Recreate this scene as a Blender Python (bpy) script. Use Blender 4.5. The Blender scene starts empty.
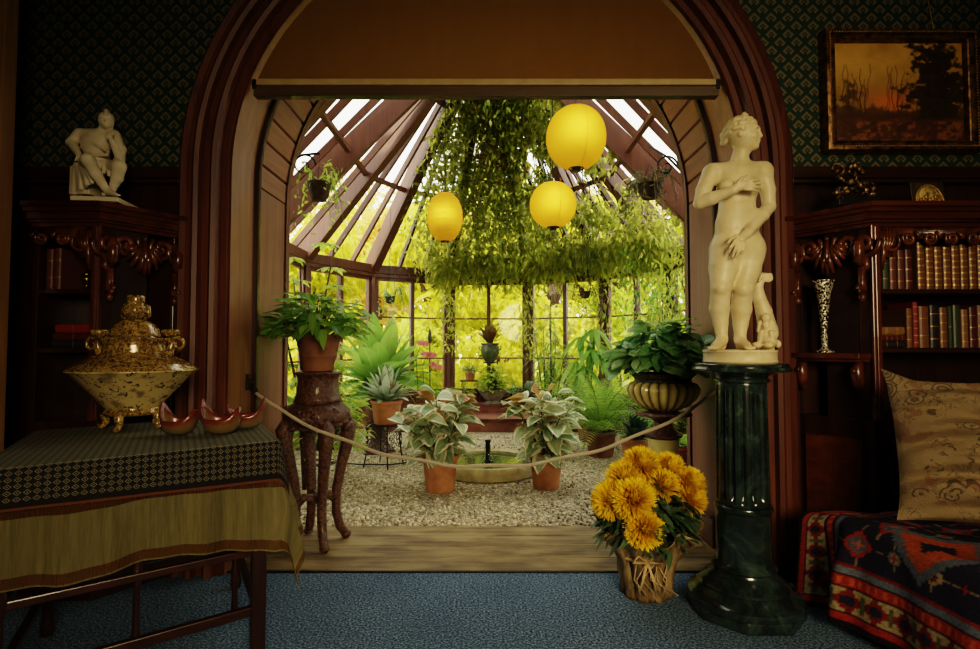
import bpy, math, random
import numpy as np
from mathutils import Vector, Matrix
random.seed(7)
RNG = np.random.default_rng(11)
PI = math.pi
C = bpy.context.scene.collection

# ------------------------------------------------------------------ objects
def tag(o, label=None, cat=None, group=None, kind=None):
    if label: o['label'] = label
    if cat: o['category'] = cat
    if group: o['group'] = group
    if kind: o['kind'] = kind
    return o

def thing(name, label, cat, loc=(0, 0, 0), rotz=0.0, group=None, kind=None):
    o = bpy.data.objects.new(name, None); C.objects.link(o)
    o.empty_display_size = .05
    o.location = loc; o.rotation_euler = (0, 0, rotz)
    return tag(o, label, cat, group, kind)

def dup(root, loc, rotz=0.0, label=None, group=None, scale=None):
    r = root.copy(); C.objects.link(r); r.location = loc; r.rotation_euler = (0, 0, rotz)
    if scale: r.scale = (scale, scale, scale)
    if label: r['label'] = label
    if group: r['group'] = group
    for ch in list(root.children):
        c = ch.copy(); C.objects.link(c); c.parent = r
        for g in list(ch.children):
            d = g.copy(); C.objects.link(d); d.parent = c
    return r

class MB:
    """collects shapes into one mesh"""
    def __init__(s): s.v = []; s.f = []
    def raw(s, v, f, M=None):
        b = len(s.v)
        if M is not None: v = [tuple(M @ Vector(p)) for p in v]
        s.v += [tuple(p) for p in v]; s.f += [tuple(b + i for i in q) for q in f]
        return s
    def box(s, c, d, M=None, rz=0.0):
        x, y, z = d[0] / 2, d[1] / 2, d[2] / 2
        v = [(sx * x, sy * y, sz * z) for sz in (-1, 1) for sy in (-1, 1) for sx in (-1, 1)]
        if rz:
            ca, sa = math.cos(rz), math.sin(rz)
            v = [(p[0] * ca - p[1] * sa, p[0] * sa + p[1] * ca, p[2]) for p in v]
        v = [(p[0] + c[0], p[1] + c[1], p[2] + c[2]) for p in v]
        f = [(0, 2, 3, 1), (4, 5, 7, 6), (0, 1, 5, 4), (2, 6, 7, 3), (0, 4, 6, 2), (1, 3, 7, 5)]
        return s.raw(v, f, M)
    def beam(s, p0, p1, w, h, up=(0, 0, 1)):
        p0, p1, up = Vector(p0), Vector(p1), Vector(up)
        d = (p1 - p0).normalized(); sd = d.cross(up).normalized(); u = sd.cross(d)
        v = []
        for p in (p0, p1):
            for a, b in ((-1, -1), (1, -1), (1, 1), (-1, 1)):
                v.append(tuple(p + sd * (a * w / 2) + u * (b * h / 2)))
        return s.raw(v, [(0, 1, 2, 3), (7, 6, 5, 4), (0, 4, 5, 1), (1, 5, 6, 2), (2, 6, 7, 3), (3, 7, 4, 0)])
    def tube(s, pts, r, n=8, cap=True):
        pts = [Vector(p) for p in pts]; m = len(pts)
        if not hasattr(r, '__len__'): r = [r] * m
        v = []; prev = None
        for i, p in enumerate(pts):
            d = (pts[min(i + 1, m - 1)] - pts[max(i - 1, 0)])
            if d.length < 1e-9: d = Vector((0, 0, 1))
            d.normalize()
            if prev is None:
                a = Vector((0, 0, 1)) if abs(d.z) < .9 else Vector((1, 0, 0))
                prev = d.cross(a).normalized()
            n1 = (prev - d * prev.dot(d))
            n1 = n1.normalized() if n1.length > 1e-6 else d.orthogonal().normalized()
            prev = n1; n2 = d.cross(n1)
            for k in range(n):
                a = 2 * PI * k / n
                v.append(tuple(p + (n1 * math.cos(a) + n2 * math.sin(a)) * r[i]))
        f = []
        for i in range(m - 1):
            for k in range(n):
                f.append((i * n + k, i * n + (k + 1) % n, (i + 1) * n + (k + 1) % n, (i + 1) * n + k))
        if cap:
            f.append(tuple(range(n - 1, -1, -1))); f.append(tuple((m - 1) * n + k for k in range(n)))
        return s.raw(v, f)
    def lathe(s, prof, n=32, c=(0, 0, 0), mod=None, cap=True):
        """prof: (radius, z) from the bottom up; mod(angle, z) scales the radius"""
        v = []; m = len(prof)
        for (r, z) in prof:
            for k in range(n):
                a = 2 * PI * k / n
                q = r * (mod(a, z) if mod else 1.0)
                v.append((c[0] + q * math.cos(a), c[1] + q * math.sin(a), c[2] + z))
        f = []
        for i in range(m - 1):
            for k in range(n):
                f.append((i * n + k, i * n + (k + 1) % n, (i + 1) * n + (k + 1) % n, (i + 1) * n + k))
        if cap:
            f.append(tuple(range(n - 1, -1, -1))); f.append(tuple((m - 1) * n + k for k in range(n)))
        return s.raw(v, f)
    def prism(s, poly, z0, z1):
        n = len(poly)
        v = [(p[0], p[1], z0) for p in poly] + [(p[0], p[1], z1) for p in poly]
        f = [tuple(range(n - 1, -1, -1)), tuple(range(n, 2 * n))]
        for i in range(n):
            f.append((i, (i + 1) % n, n + (i + 1) % n, n + i))
        return s.raw(v, f)
    def ball(s, c, r, n=10, m=7, M=None):
        if not hasattr(r, '__len__'): r = (r, r, r)
        v = []
        for i in range(m + 1):
            t = PI * i / m
            for k in range(n):
                a = 2 * PI * k / n
                v.append((c[0] + r[0] * math.sin(t) * math.cos(a), c[1] + r[1] * math.sin(t) * math.sin(a), c[2] - r[2] * math.cos(t)))
        f = []
        for i in range(m):
            for k in range(n):
                f.append((i * n + k, i * n + (k + 1) % n, (i + 1) * n + (k + 1) % n, (i + 1) * n + k))
        return s.raw(v, f, M)
    def grid(s, P):
        """P: rows x cols x 3"""
        P = np.asarray(P); r, c = P.shape[:2]
        f = [(i * c + j, i * c + j + 1, (i + 1) * c + j + 1, (i + 1) * c + j) for i in range(r - 1) for j in range(c - 1)]
        return s.raw(P.reshape(-1, 3).tolist(), f)
    def build(s, name, mat, parent=None, smooth=False, bevel=0.0, seg=2, sub=0, solid=0.0, loc=None, rot=None, weld=True):
        me = bpy.data.meshes.new(name); me.from_pydata(s.v, [], s.f)
        me.validate(verbose=False)
        import bmesh
        bm = bmesh.new(); bm.from_mesh(me)
        if weld: bmesh.ops.remove_doubles(bm, verts=bm.verts, dist=1e-5)
        bmesh.ops.recalc_face_normals(bm, faces=bm.faces)
        bm.to_mesh(me); bm.free()
        return link(name, me, mat, parent, smooth, bevel, seg, sub, solid, loc, rot)

def link(name, me, mat, parent=None, smooth=False, bevel=0.0, seg=2, sub=0, solid=0.0, loc=None, rot=None):
    o = bpy.data.objects.new(name, me); C.objects.link(o)
    if mat is not None and not me.materials: me.materials.append(mat)
    if parent is not None: o.parent = parent
    if loc is not None: o.location = loc
    if rot is not None: o.rotation_euler = rot
    if smooth:
        me.polygons.foreach_set('use_smooth', np.ones(len(me.polygons), dtype=bool))
        if smooth == 'auto':
            try: me.set_sharp_from_angle(angle=math.radians(38))
            except Exception: pass
    if solid:
        m = o.modifiers.new('solid', 'SOLIDIFY'); m.thickness = solid; m.offset = 0
    if bevel:
        m = o.modifiers.new('edge', 'BEVEL'); m.width = bevel; m.segments = seg; m.limit_method = 'ANGLE'; m.angle_limit = math.radians(40)
    if sub:
        m = o.modifiers.new('sub', 'SUBSURF'); m.levels = sub; m.render_levels = sub
    return o

def np_mesh(name, V, F, uv=None, attrs=None, cols=None):
    """V (n,3), F (m,k) with one face size"""
    V = np.ascontiguousarray(V, dtype=np.float32); F = np.ascontiguousarray(F, dtype=np.int32)
    me = bpy.data.meshes.new(name)
    n, m, k = len(V), len(F), F.shape[1]
    me.vertices.add(n); me.vertices.foreach_set('co', V.ravel())
    me.loops.add(m * k); me.loops.foreach_set('vertex_index', F.ravel())
    me.polygons.add(m)
    me.polygons.foreach_set('loop_start', np.arange(0, m * k, k, dtype=np.int32))
    try: me.polygons.foreach_set('loop_total', np.full(m, k, dtype=np.int32))
    except Exception: pass
    me.update(calc_edges=True); me.validate(verbose=False)
    if uv is not None:
        l = me.uv_layers.new(name='UVMap')
        l.data.foreach_set('uv', np.ascontiguousarray(uv[F.ravel()], dtype=np.float32).ravel())
    for a, val in (attrs or {}).items():
        at_ = me.attributes.new(a, 'FLOAT', 'POINT'); at_.data.foreach_set('value', np.ascontiguousarray(val, dtype=np.float32))
    if cols is not None:
        ca = me.color_attributes.new('Col', 'FLOAT_COLOR', 'POINT')
        c4 = np.ones((n, 4), dtype=np.float32); c4[:, :3] = cols
        ca.data.foreach_set('color', c4.ravel())
    return me

# ------------------------------------------------------------------ leaves
def nrm(a):
    return a / np.maximum(np.linalg.norm(a, axis=-1, keepdims=True), 1e-9)

def profile(kind, v):
    if kind == 'ellip': return np.sin(PI * v) ** .75
    if kind == 'blade': return np.minimum(1, v * 5 + .15) * (1 - v) ** .6
    if kind == 'ovate': return 1.55 * np.sqrt(v) * (1 - v) ** .75
    if kind == 'petal': return np.minimum(1, .35 + v) * np.minimum(1, (1.02 - v) * 3.0)
    return np.sin(PI * v) ** .5

class Leaves:
    def __init__(s): s.V = []; s.F = []; s.U = []; s.R = []; s.n = 0
    def add(s, base, d, nn, L, W, droop=.25, fold=.15, shape='ellip', nv=4, rnd=None, curl=0.0):
        base = np.atleast_2d(np.asarray(base, float)); N = len(base)
        d = nrm(np.broadcast_to(np.asarray(d, float), (N, 3))); nn = np.broadcast_to(np.asarray(nn, float), (N, 3))
        sd = np.cross(d, nn); bad = np.linalg.norm(sd, axis=1) < 1e-3
        if bad.any(): sd[bad] = np.cross(d[bad], np.array([.3, 1, .2]))
        sd = nrm(sd); nn = np.cross(sd, d)
        L = np.broadcast_to(np.asarray(L, float), (N,)); W = np.broadcast_to(np.asarray(W, float), (N,))
        droop = np.broadcast_to(np.asarray(droop, float), (N,))
        v = np.linspace(0, 1, nv + 1); pr = profile(shape, v)
        pr = np.maximum(pr, .04)
        u = np.array([-1., 0., 1.])
        X = base[:, None, None, :] + d[:, None, None, :] * (L[:, None] * v)[:, :, None, None] \
            + sd[:, None, None, :] * (W[:, None, None] * .5 * pr[None, :, None] * u[None, None, :])[..., None] \
            + nn[:, None, None, :] * ((W[:, None, None] * fold * np.abs(u)[None, None, :] * pr[None, :, None]) + (curl * L[:, None] * v ** 2)[:, :, None])[..., None]
        X[..., 2] -= (droop[:, None] * L[:, None] * v ** 2)[:, :, None]
        k = (nv + 1) * 3
        i, j = np.meshgrid(np.arange(nv), np.arange(2), indexing='ij')
        q = np.stack([i * 3 + j, i * 3 + j + 1, (i + 1) * 3 + j + 1, (i + 1) * 3 + j], -1).reshape(-1, 4)
        F = (q[None] + (np.arange(N) * k)[:, None, None]).reshape(-1, 4) + s.n
        uv = np.stack(np.broadcast_arrays(u[None, :] * .5 + .5, v[:, None]), -1).reshape(-1, 2)
        s.V.append(X.reshape(-1, 3)); s.F.append(F); s.U.append(np.tile(uv, (N, 1)))
        if rnd is None: rnd = RNG.random(N)
        s.R.append(np.repeat(np.broadcast_to(rnd, (N,)), k)); s.n += N * k
        return s
    def build(s, name, mat, parent=None, smooth=True):
        me = np_mesh(name, np.concatenate(s.V), np.concatenate(s.F), np.concatenate(s.U), {'rnd': np.concatenate(s.R)})
        return link(name, me, mat, parent, smooth=smooth)

def rvec(n):
    return nrm(RNG.normal(size=(n, 3)))

# ------------------------------------------------------------------ implicit figures
class SDF:
    """smoothly joined round shapes, turned into ONE continuous surface"""
    def __init__(s): s.p = []
    def cap(s, a, b, r0, r1, k=.02): s.p.append(('c', np.array(a, float), np.array(b, float), r0, r1, k, 1)); return s
    def chain(s, pts, rr, k=.02):
        P = np.array([np.array(p, float) for p in pts])
        s.p.append(('p', P, np.array(rr, float), None, None, k, 1)); return s
    def ell(s, c, r, k=.02, R=None, sign=1): s.p.append(('e', np.array(c, float), np.array(r, float), R, None, k, sign)); return s
    def cut(s, c, r, k=.008, R=None): return s.ell(c, r, k, R, -1)
    def boxp(s, c, r, k=.01, R=None): s.p.append(('b', np.array(c, float), np.array(r, float), R, None, k, 1)); return s
    def mesh(s, name, vox):
        lo = np.full(3, 1e9); hi = -lo
        bb = []
        for q in s.p:
            if q[0] == 'c':
                m = max(q[3], q[4]); l = np.minimum(q[1], q[2]) - m; h = np.maximum(q[1], q[2]) + m
            elif q[0] == 'p':
                m = q[2].max(); l = q[1].min(0) - m; h = q[1].max(0) + m
            else:
                m = np.linalg.norm(q[2]) if q[3] is not None else q[2]; l = q[1] - m; h = q[1] + m
            bb.append((l, h))
            if q[6] > 0: lo = np.minimum(lo, l); hi = np.maximum(hi, h)
        lo -= 4 * vox; hi += 4 * vox
        n = np.ceil((hi - lo) / vox).astype(int) + 1
        ax = [lo[i] + np.arange(n[i]) * vox for i in range(3)]
        F = np.full(n, 1.0, dtype=np.float32)
        for q, (l, h) in zip(s.p, bb):
            m = q[5] + 4 * vox
            i0 = np.clip(np.floor((l - m - lo) / vox).astype(int), 0, n - 1); i1 = np.clip(np.ceil((h + m - lo) / vox).astype(int) + 1, 1, n)
            sl = tuple(slice(a, b) for a, b in zip(i0, i1))
            X = np.stack(np.meshgrid(*[ax[i][sl[i]] for i in range(3)], indexing='ij'), -1)
            if q[0] == 'c':
                ba = q[2] - q[1]; pa = X - q[1]
                t = np.clip((pa @ ba) / max(ba @ ba, 1e-12), 0, 1)
                d = np.linalg.norm(pa - t[..., None] * ba, axis=-1) - (q[3] + (q[4] - q[3]) * t)
            elif q[0] == 'p':
                d = None
                for i in range(len(q[1]) - 1):
                    ba = q[1][i + 1] - q[1][i]; pa = X - q[1][i]
                    t = np.clip((pa @ ba) / max(ba @ ba, 1e-12), 0, 1); ts = t * t * (3 - 2 * t)
                    di = np.linalg.norm(pa - t[..., None] * ba, axis=-1) - (q[2][i] + (q[2][i + 1] - q[2][i]) * t)
                    if d is None: d = di
                    else:
                        kk = .006; hh = np.clip(.5 + .5 * (d - di) / kk, 0, 1); d = d + (di - d) * hh - kk * hh * (1 - hh)
            else:
                pa = X - q[1]
                if q[3] is not None: pa = pa @ q[3]
                if q[0] == 'e':
                    k0 = np.linalg.norm(pa / q[2], axis=-1); k1 = np.linalg.norm(pa / q[2] ** 2, axis=-1)
                    d = k0 * (k0 - 1) / np.maximum(k1, 1e-9)
                else:
                    g = np.abs(pa) - q[2]
                    d = np.linalg.norm(np.maximum(g, 0), axis=-1) + np.minimum(g.max(-1), 0)
            k = q[5]; A = F[sl]
            if q[6] > 0:
                hh = np.clip(.5 + .5 * (A - d) / k, 0, 1); F[sl] = A + (d - A) * hh - k * hh * (1 - hh)
            else:
                d = -d; hh = np.clip(.5 - .5 * (A - d) / k, 0, 1); F[sl] = A + (d - A) * hh + k * hh * (1 - hh)
        ins = F < 0
        cs = np.zeros(n - 1, dtype=np.int8)
        sl = lambda a: slice(a, (a - 1) or None)
        for a in (0, 1):
            for b in (0, 1):
                for c in (0, 1): cs += ins[sl(a), sl(b), sl(c)]
        act = (cs > 0) & (cs < 8)
        idx = np.full(n - 1, -1, dtype=np.int64); cells = np.argwhere(act); idx[act] = np.arange(len(cells))
        P = np.zeros((len(cells), 3)); W = np.zeros(len(cells))
        for axis in range(3):
            o1, o2 = [a for a in range(3) if a != axis]
            for a in (0, 1):
                for b in (0, 1):
                    c0 = np.zeros(3, int); c0[o1] = a; c0[o2] = b; c1 = c0.copy(); c1[axis] = 1
                    g0 = F[tuple((cells + c0).T)].astype(float); g1 = F[tuple((cells + c1).T)].astype(float)
                    m = (g0 < 0) != (g1 < 0)
                    t = np.where(m, g0 / np.where(m, g0 - g1, 1), 0)
                    pt = c0[None] + np.zeros((len(cells), 3)); pt[:, axis] += t
                    P += pt * m[:, None]; W += m
        V = lo + (cells + P / np.maximum(W, 1)[:, None]) * vox
        Q = []
        for axis in range(3):
            o1, o2 = (axis + 1) % 3, (axis + 2) % 3
            s0 = [slice(None)] * 3; s1 = [slice(None)] * 3; s0[axis] = slice(0, -1); s1[axis] = slice(1, None)
            ch = ins[tuple(s0)] != ins[tuple(s1)]
            e = np.argwhere(ch)
            e = e[(e[:, o1] > 0) & (e[:, o2] > 0) & (e[:, o1] < n[o1] - 1) & (e[:, o2] < n[o2] - 1)]
            def cid(a, b):
                q = e.copy(); q[:, o1] += a; q[:, o2] += b
                return idx[tuple(q.T)]
            quad = np.stack([cid(-1, -1), cid(0, -1), cid(0, 0), cid(-1, 0)], -1)
            fl = ~ins[tuple(e.T)]
            quad[fl] = quad[fl][:, ::-1]
            Q.append(quad)
        return np_mesh(name, V, np.concatenate(Q))

def rotz(a):
    c, s_ = math.cos(a), math.sin(a)
    return np.array([[c, -s_, 0], [s_, c, 0], [0, 0, 1.]])

# ------------------------------------------------------------------ materials
class N:
    def __init__(s, name):
        s.m = bpy.data.materials.new(name); s.m.use_nodes = True
        s.t = s.m.node_tree; s.t.nodes.clear()
        s.out = s.t.nodes.new('ShaderNodeOutputMaterial')
    def n(s, typ, ins=None, **kw):
        nd = s.t.nodes.new('ShaderNode' + typ)
        for k, v in kw.items(): setattr(nd, k, v)
        for k, v in (ins or {}).items(): s.set(nd, k, v)
        return nd
    def set(s, nd, k, v):
        i = nd.inputs[k]
        if isinstance(v, bpy.types.NodeSocket): s.t.links.new(v, i)
        elif isinstance(v, bpy.types.Node): s.t.links.new(v.outputs[0], i)
        else:
            if i.type == 'RGBA' and len(v) == 3: v = (*v, 1)
            i.default_value = v
    def math(s, op, a, b=None, c=None):
        nd = s.t.nodes.new('ShaderNodeMath'); nd.operation = op
        for i, v in enumerate((a, b, c)):
            if v is not None: s.set(nd, i, v)
        return nd.outputs[0]
    def mix(s, f, a, b, blend='MIX'):
        nd = s.t.nodes.new('ShaderNodeMix'); nd.data_type = 'RGBA'; nd.blend_type = blend
        s.set(nd, 0, f); s.set(nd, 6, a); s.set(nd, 7, b)
        return nd.outputs[2]
    def ramp(s, f, stops):
        nd = s.t.nodes.new('ShaderNodeValToRGB'); e = nd.color_ramp.elements
        while len(e) < len(stops): e.new(.5)
        for el, (p, c) in zip(e, stops): el.position = p; el.color = (*c, 1) if len(c) == 3 else c
        s.set(nd, 0, f); return nd.outputs[0]
    def coord(s, scale=(1, 1, 1), kind='Object', rot=(0, 0, 0)):
        tc = s.n('TexCoord'); mp = s.n('Mapping', {'Vector': tc.outputs[kind], 'Scale': scale, 'Rotation': rot})
        return mp.outputs[0]
    def noise(s, vec, scale=5, detail=4, rough=.55, dist=0.0):
        return s.n('TexNoise', {'Vector': vec, 'Scale': scale, 'Detail': detail, 'Roughness': rough, 'Distortion': dist}).outputs[0]
    def bump(s, h, strength=.3, dist=.01):
        return s.n('Bump', {'Height': h, 'Strength': strength, 'Distance': dist}).outputs[0]
    def pbsdf(s, col, rough=.5, metal=0.0, normal=None, spec=.5, coat=0.0, **kw):
        p = s.n('BsdfPrincipled', {'Base Color': col, 'Roughness': rough, 'Metallic': metal, 'Specular IOR Level': spec, 'Coat Weight': coat})
        if normal is not None: s.set(p, 'Normal', normal)
        for k, v in kw.items(): s.set(p, k.replace('_', ' '), v)
        return p
    def done(s, sh):
        s.t.links.new(sh.outputs[0] if isinstance(sh, bpy.types.Node) else sh, s.out.inputs[0]); return s.m

def m_noise(name, c1, c2, scale=6, rough=.5, metal=0.0, bump=.2, stretch=(1, 1, 1), coat=0.0, spec=.5, lo=.35, hi=.65, detail=5, bdist=.01):
    m = N(name); v = m.coord(stretch); f = m.noise(v, scale, detail)
    col = m.ramp(f, [(lo, c1), (hi, c2)])
    nn = m.bump(f, bump, bdist) if bump else None
    return m.done(m.pbsdf(col, rough, metal, nn, spec, coat))

def m_wood(name, c1, c2, axis='z', rough=.3, coat=.3, bump=.08, scale=1.0):
    st = {'z': (26, 26, 1.6), 'x': (1.6, 26, 26), 'y': (26, 1.6, 26)}[axis]
    m = N(name); v = m.coord(tuple(a * scale for a in st)); f = m.noise(v, 1.0, 6, .6, .8)
    f2 = m.noise(m.coord((1, 1, 1)), 2.2, 2)
    col = m.mix(m.math('MULTIPLY', f2, .55), m.ramp(f, [(.3, c1), (.7, c2)]), tuple(a * .35 for a in c1))
    return m.done(m.pbsdf(col, rough, 0, m.bump(f, bump, .004), .5, coat))

def m_leaf(name, stops, rough=.38, trans=.35, edge=None, edge_w=.16, vein=.25, spots=None):
    """stops: colours across the per-leaf random value; edge: colour of a pale leaf margin"""
    m = N(name)
    r = m.n('Attribute', attribute_name='rnd').outputs['Fac']
    k = len(stops)
    col = m.ramp(r, [(i / max(k - 1, 1), c) for i, c in enumerate(stops)])
    uv = m.n('TexCoord').outputs['UV']; sx = m.n('SeparateXYZ', {0: uv})
    a = m.math('ABSOLUTE', m.math('SUBTRACT', sx.outputs[0], .5))
    nz = m.noise(m.coord((1, 1, 1)), 24, 3)
    if edge is not None:
        w = m.math('ADD', a, m.math('MULTIPLY', m.math('SUBTRACT', nz, .5), .35))
        e = m.math('GREATER_THAN', w, .5 - edge_w)
        col = m.mix(e, col, edge)
    if spots is not None:
        sp = m.math('GREATER_THAN', m.noise(m.coord((1, 1, 1)), 45, 2), .53)
        col = m.mix(sp, col, spots)
    mid = m.math('LESS_THAN', a, .045)
    col = m.mix(m.math('MULTIPLY', mid, vein), col, tuple(min(1, c * 1.6 + .06) for c in stops[-1]))
    col = m.mix(m.math('MULTIPLY', nz, .35), col, tuple(c * .45 for c in stops[0]))
    p = m.pbsdf(col, rough, 0, None, .4)
    tr = m.n('BsdfTranslucent', {'Color': m.mix(.5, col, tuple(min(1, c * 1.5) for c in stops[-1]))})
    return m.done(m.n('MixShader', {0: trans, 1: p.outputs[0], 2: tr.outputs[0]}))

# ------------------------------------------------------------------ camera
CAM = Vector((.02, 0, 1.15)); FPX = 540.0; PITCH = math.atan(20.5 / FPX)
def at(x, y, Y):
    """world point seen at pixel (x, y) standing at depth Y"""
    dx, dz = (x - 490) / FPX, (324.5 - y) / FPX
    c, s_ = math.cos(PITCH), math.sin(PITCH)
    d = Vector((dx, c - dz * s_, s_ + dz * c))
    return CAM + d * (Y / d.y)
# ------------------------------------------------------------------ materials
WOOD_RED = m_wood('red_mahogany', (.070, .016, .008), (.17, .045, .018), 'z', .3, .35)
WOOD_RED_X = m_wood('red_mahogany_cross', (.055, .013, .007), (.15, .04, .016), 'x', .3, .35)
WOOD_DARK = m_wood('dark_walnut', (.022, .007, .004), (.06, .018, .009), 'z', .35, .25)
WOOD_DARK_X = m_wood('dark_walnut_cross', (.025, .008, .004), (.07, .022, .01), 'x', .33, .25)
WOOD_TAN = m_wood('tan_oak', (.20, .09, .032), (.33, .165, .06), 'z', .5, .06)
WOOD_BOARD = m_wood('weathered_board', (.19, .085, .05), (.29, .14, .085), 'z', .5, .08)
WOOD_VAULT = m_wood('vault_board', (.20, .085, .045), (.32, .15, .085), 'y', .5, .1)
WOOD_FRAME = m_wood('window_frame_wood', (.105, .04, .022), (.18, .075, .04), 'z', .5, .1)
WOOD_CARVED = m_noise('carved_mahogany', (.05, .012, .006), (.17, .055, .022), 18, .28, 0, .15, coat=.4)
WOOD_STAND = m_noise('carved_dark_wood', (.028, .013, .008), (.15, .065, .032), 60, .38, 0, .9, coat=.15, bdist=.012)

def m_wallpaper():
    m = N('lattice_wallpaper'); v = m.coord((1, 1, 1)); s = m.n('SeparateXYZ', {0: v})
    k = 16.0
    u = m.math('FRACT', m.math('MULTIPLY', m.math('ADD', s.outputs[0], s.outputs[2]), k * .7071))
    w = m.math('FRACT', m.math('MULTIPLY', m.math('SUBTRACT', s.outputs[0], s.outputs[2]), k * .7071))
    a = m.math('ABSOLUTE', m.math('SUBTRACT', u, .5)); b = m.math('ABSOLUTE', m.math('SUBTRACT', w, .5))
    mx = m.math('MAXIMUM', a, b); mn = m.math('MINIMUM', a, b)
    ring = m.math('MULTIPLY', m.math('GREATER_THAN', mx, .17), m.math('LESS_THAN', mx, .36))
    notch = m.math('SUBTRACT', 1.0, m.math('MULTIPLY', m.math('LESS_THAN', u, .42), m.math('GREATER_THAN', w, .56)))
    core = m.math('LESS_THAN', mx, .07)
    mask = m.math('MAXIMUM', m.math('MULTIPLY', ring, notch), core)
    nz = m.noise(v, 90, 3); big = m.noise(v, 1.2, 2)
    gold = m.mix(nz, (.105, .085, .038), (.20, .165, .082))
    green = m.mix(big, (.008, .03, .016), (.016, .05, .028))
    return m.done(m.pbsdf(m.mix(mask, green, gold), .6, 0, m.bump(mask, .2, .002), .3))
WALLPAPER = m_wallpaper()

def m_carpet():
    m = N('blue_carpet'); v = m.coord((1, 1, 1))
    n1 = m.noise(v, 105, 3, .7); n2 = m.noise(v, 3, 3); n3 = m.noise(v, 60, 2)
    col = m.ramp(n1, [(.36, (.018, .032, .055)), (.5, (.10, .165, .245)), (.62, (.34, .44, .52))])
    col = m.mix(m.math('MULTIPLY', n2, .5), col, (.03, .06, .11))
    return m.done(m.pbsdf(col, .95, 0, m.bump(m.math('ADD', n1, n3), .6, .006), .1))
CARPET = m_carpet()

def m_deck():
    m = N('threshold_planks'); v = m.coord((1.3, 30, 1)); f = m.noise(v, 1.0, 6, .65, .6)
    f2 = m.noise(m.coord((2, 6, 1)), 1.6, 4)
    col = m.ramp(f, [(.3, (.07, .045, .022)), (.5, (.15, .105, .055)), (.72, (.26, .19, .10))])
    col = m.mix(m.ramp(f2, [(.42, (0, 0, 0)), (.62, (.8, .8, .8))]), col, (.30, .23, .115))
    return m.done(m.pbsdf(col, .6, 0, m.bump(f, .15, .004), .3))
DECK = m_deck()

def m_gravel():
    m = N('pale_gravel'); v = m.coord((1, 1, 1))
    vo = m.n('TexVoronoi', {'Vector': v, 'Scale': 62}); vo2 = m.n('TexVoronoi', {'Vector': v, 'Scale': 62}, feature='DISTANCE_TO_EDGE')
    c = m.n('SeparateXYZ', {0: vo.outputs['Color']})
    col = m.ramp(c.outputs[0], [(0, (.14, .11, .06)), (.4, (.33, .28, .17)), (.8, (.52, .45, .31)), (1, (.72, .65, .48))])
    col = m.mix(m.ramp(vo2.outputs[0], [(0, (1, 1, 1)), (.12, (0, 0, 0))]), col, (.09, .07, .04))
    return m.done(m.pbsdf(col, .8, 0, m.bump(vo.outputs[0], -.9, .02), .3))
GRAVEL = m_gravel()

def m_pebble():
    m = N('pebbles'); r = m.n('Attribute', attribute_name='rnd').outputs['Fac']
    col = m.ramp(r, [(0, (.14, .11, .06)), (.35, (.33, .28, .17)), (.75, (.53, .46, .32)), (1, (.74, .67, .5))])
    return m.done(m.pbsdf(col, .7, 0, None, .3))
PEBBLE = m_pebble()

def m_glass():
    m = N('window_glass')
    tr = m.n('BsdfTransparent', {'Color': (.97, .98, .95, 1)}); gl = m.n('BsdfGlossy', {'Color': (1, 1, 1, 1), 'Roughness': .03})
    f = m.math('MULTIPLY', m.n('Fresnel', {'IOR': 1.4}).outputs[0], .7)
    return m.done(m.n('MixShader', {0: f, 1: tr.outputs[0], 2: gl.outputs[0]}))
GLASS = m_glass()

def m_shade_fabric():
    m = N('roller_shade_fabric'); v = m.coord((1, 1, 1))
    w1 = m.n('TexWave', {'Vector': v, 'Scale': 90, 'Distortion': 1.5}, bands_direction='X').outputs[1]
    w2 = m.n('TexWave', {'Vector': v, 'Scale': 90, 'Distortion': 1.5}, bands_direction='Z').outputs[1]
    nz = m.noise(m.coord((9, 1, 2)), 1.5, 4)
    col = m.mix(nz, (.15, .082, .022), (.215, .12, .036))
    col = m.mix(m.math('MULTIPLY', m.math('ADD', w1, w2), .25), col, (.11, .055, .014))
    p = m.pbsdf(col, .9, 0, m.bump(w1, .1, .002), .1)
    t = m.n('BsdfTranslucent', {'Color': (.3, .15, .035, 1)})
    return m.done(m.n('MixShader', {0: .3, 1: p.outputs[0], 2: t.outputs[0]}))
SHADE = m_shade_fabric()
IRON = m_noise('black_iron', (.01, .009, .008), (.03, .026, .022), 30, .45, .6, .2)
BRASS = m_noise('aged_brass', (.25, .16, .04), (.55, .38, .12), 30, .32, 1.0, .1)
PLASTER = m_noise('ceiling_plaster', (.20, .15, .09), (.24, .18, .11), 8, .9, 0, .1)
CREAM_BAR = m_noise('cream_bar', (.42, .30, .13), (.5, .37, .17), 12, .5, 0, 0)

# ------------------------------------------------------------------ the house room
WY, PY0, PY1 = 2.785, 3.01, 3.46        # wall face, passage start, passage end
SPR = 2.05                               # height where the arch springs
CEIL = 3.75
RIGHTX, LEFTX, BACKY = 2.9, -2.9, -2.6

def struct(o): return tag(o, kind='structure')

fl = MB().raw([(LEFTX, BACKY, 0), (RIGHTX, BACKY, 0), (RIGHTX, WY, 0), (LEFTX, WY, 0)], [(0, 1, 2, 3)])
struct(fl.build('floor', CARPET))
struct(MB().box((0, (BACKY + WY) / 2, CEIL + .05), (RIGHTX - LEFTX, WY - BACKY, .1)).build('ceiling', PLASTER))

def arch_pts(r, n=40, z0=0.0):
    p = [(-r, z0)]
    for i in range(n + 1):
        a = PI - PI * i / n
        p.append((r * math.cos(a), SPR + r * math.sin(a)))
    p.append((r, z0)); return p

def arch_sweep(profile_ry, n=40, z0=0.0, closed=False):
    mb = MB(); rows = [[(x, y, z) for (x, z) in arch_pts(r, n, z0)] for (r, y) in profile_ry]
    if closed: rows.append(rows[0])
    return mb.grid(rows)

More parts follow.
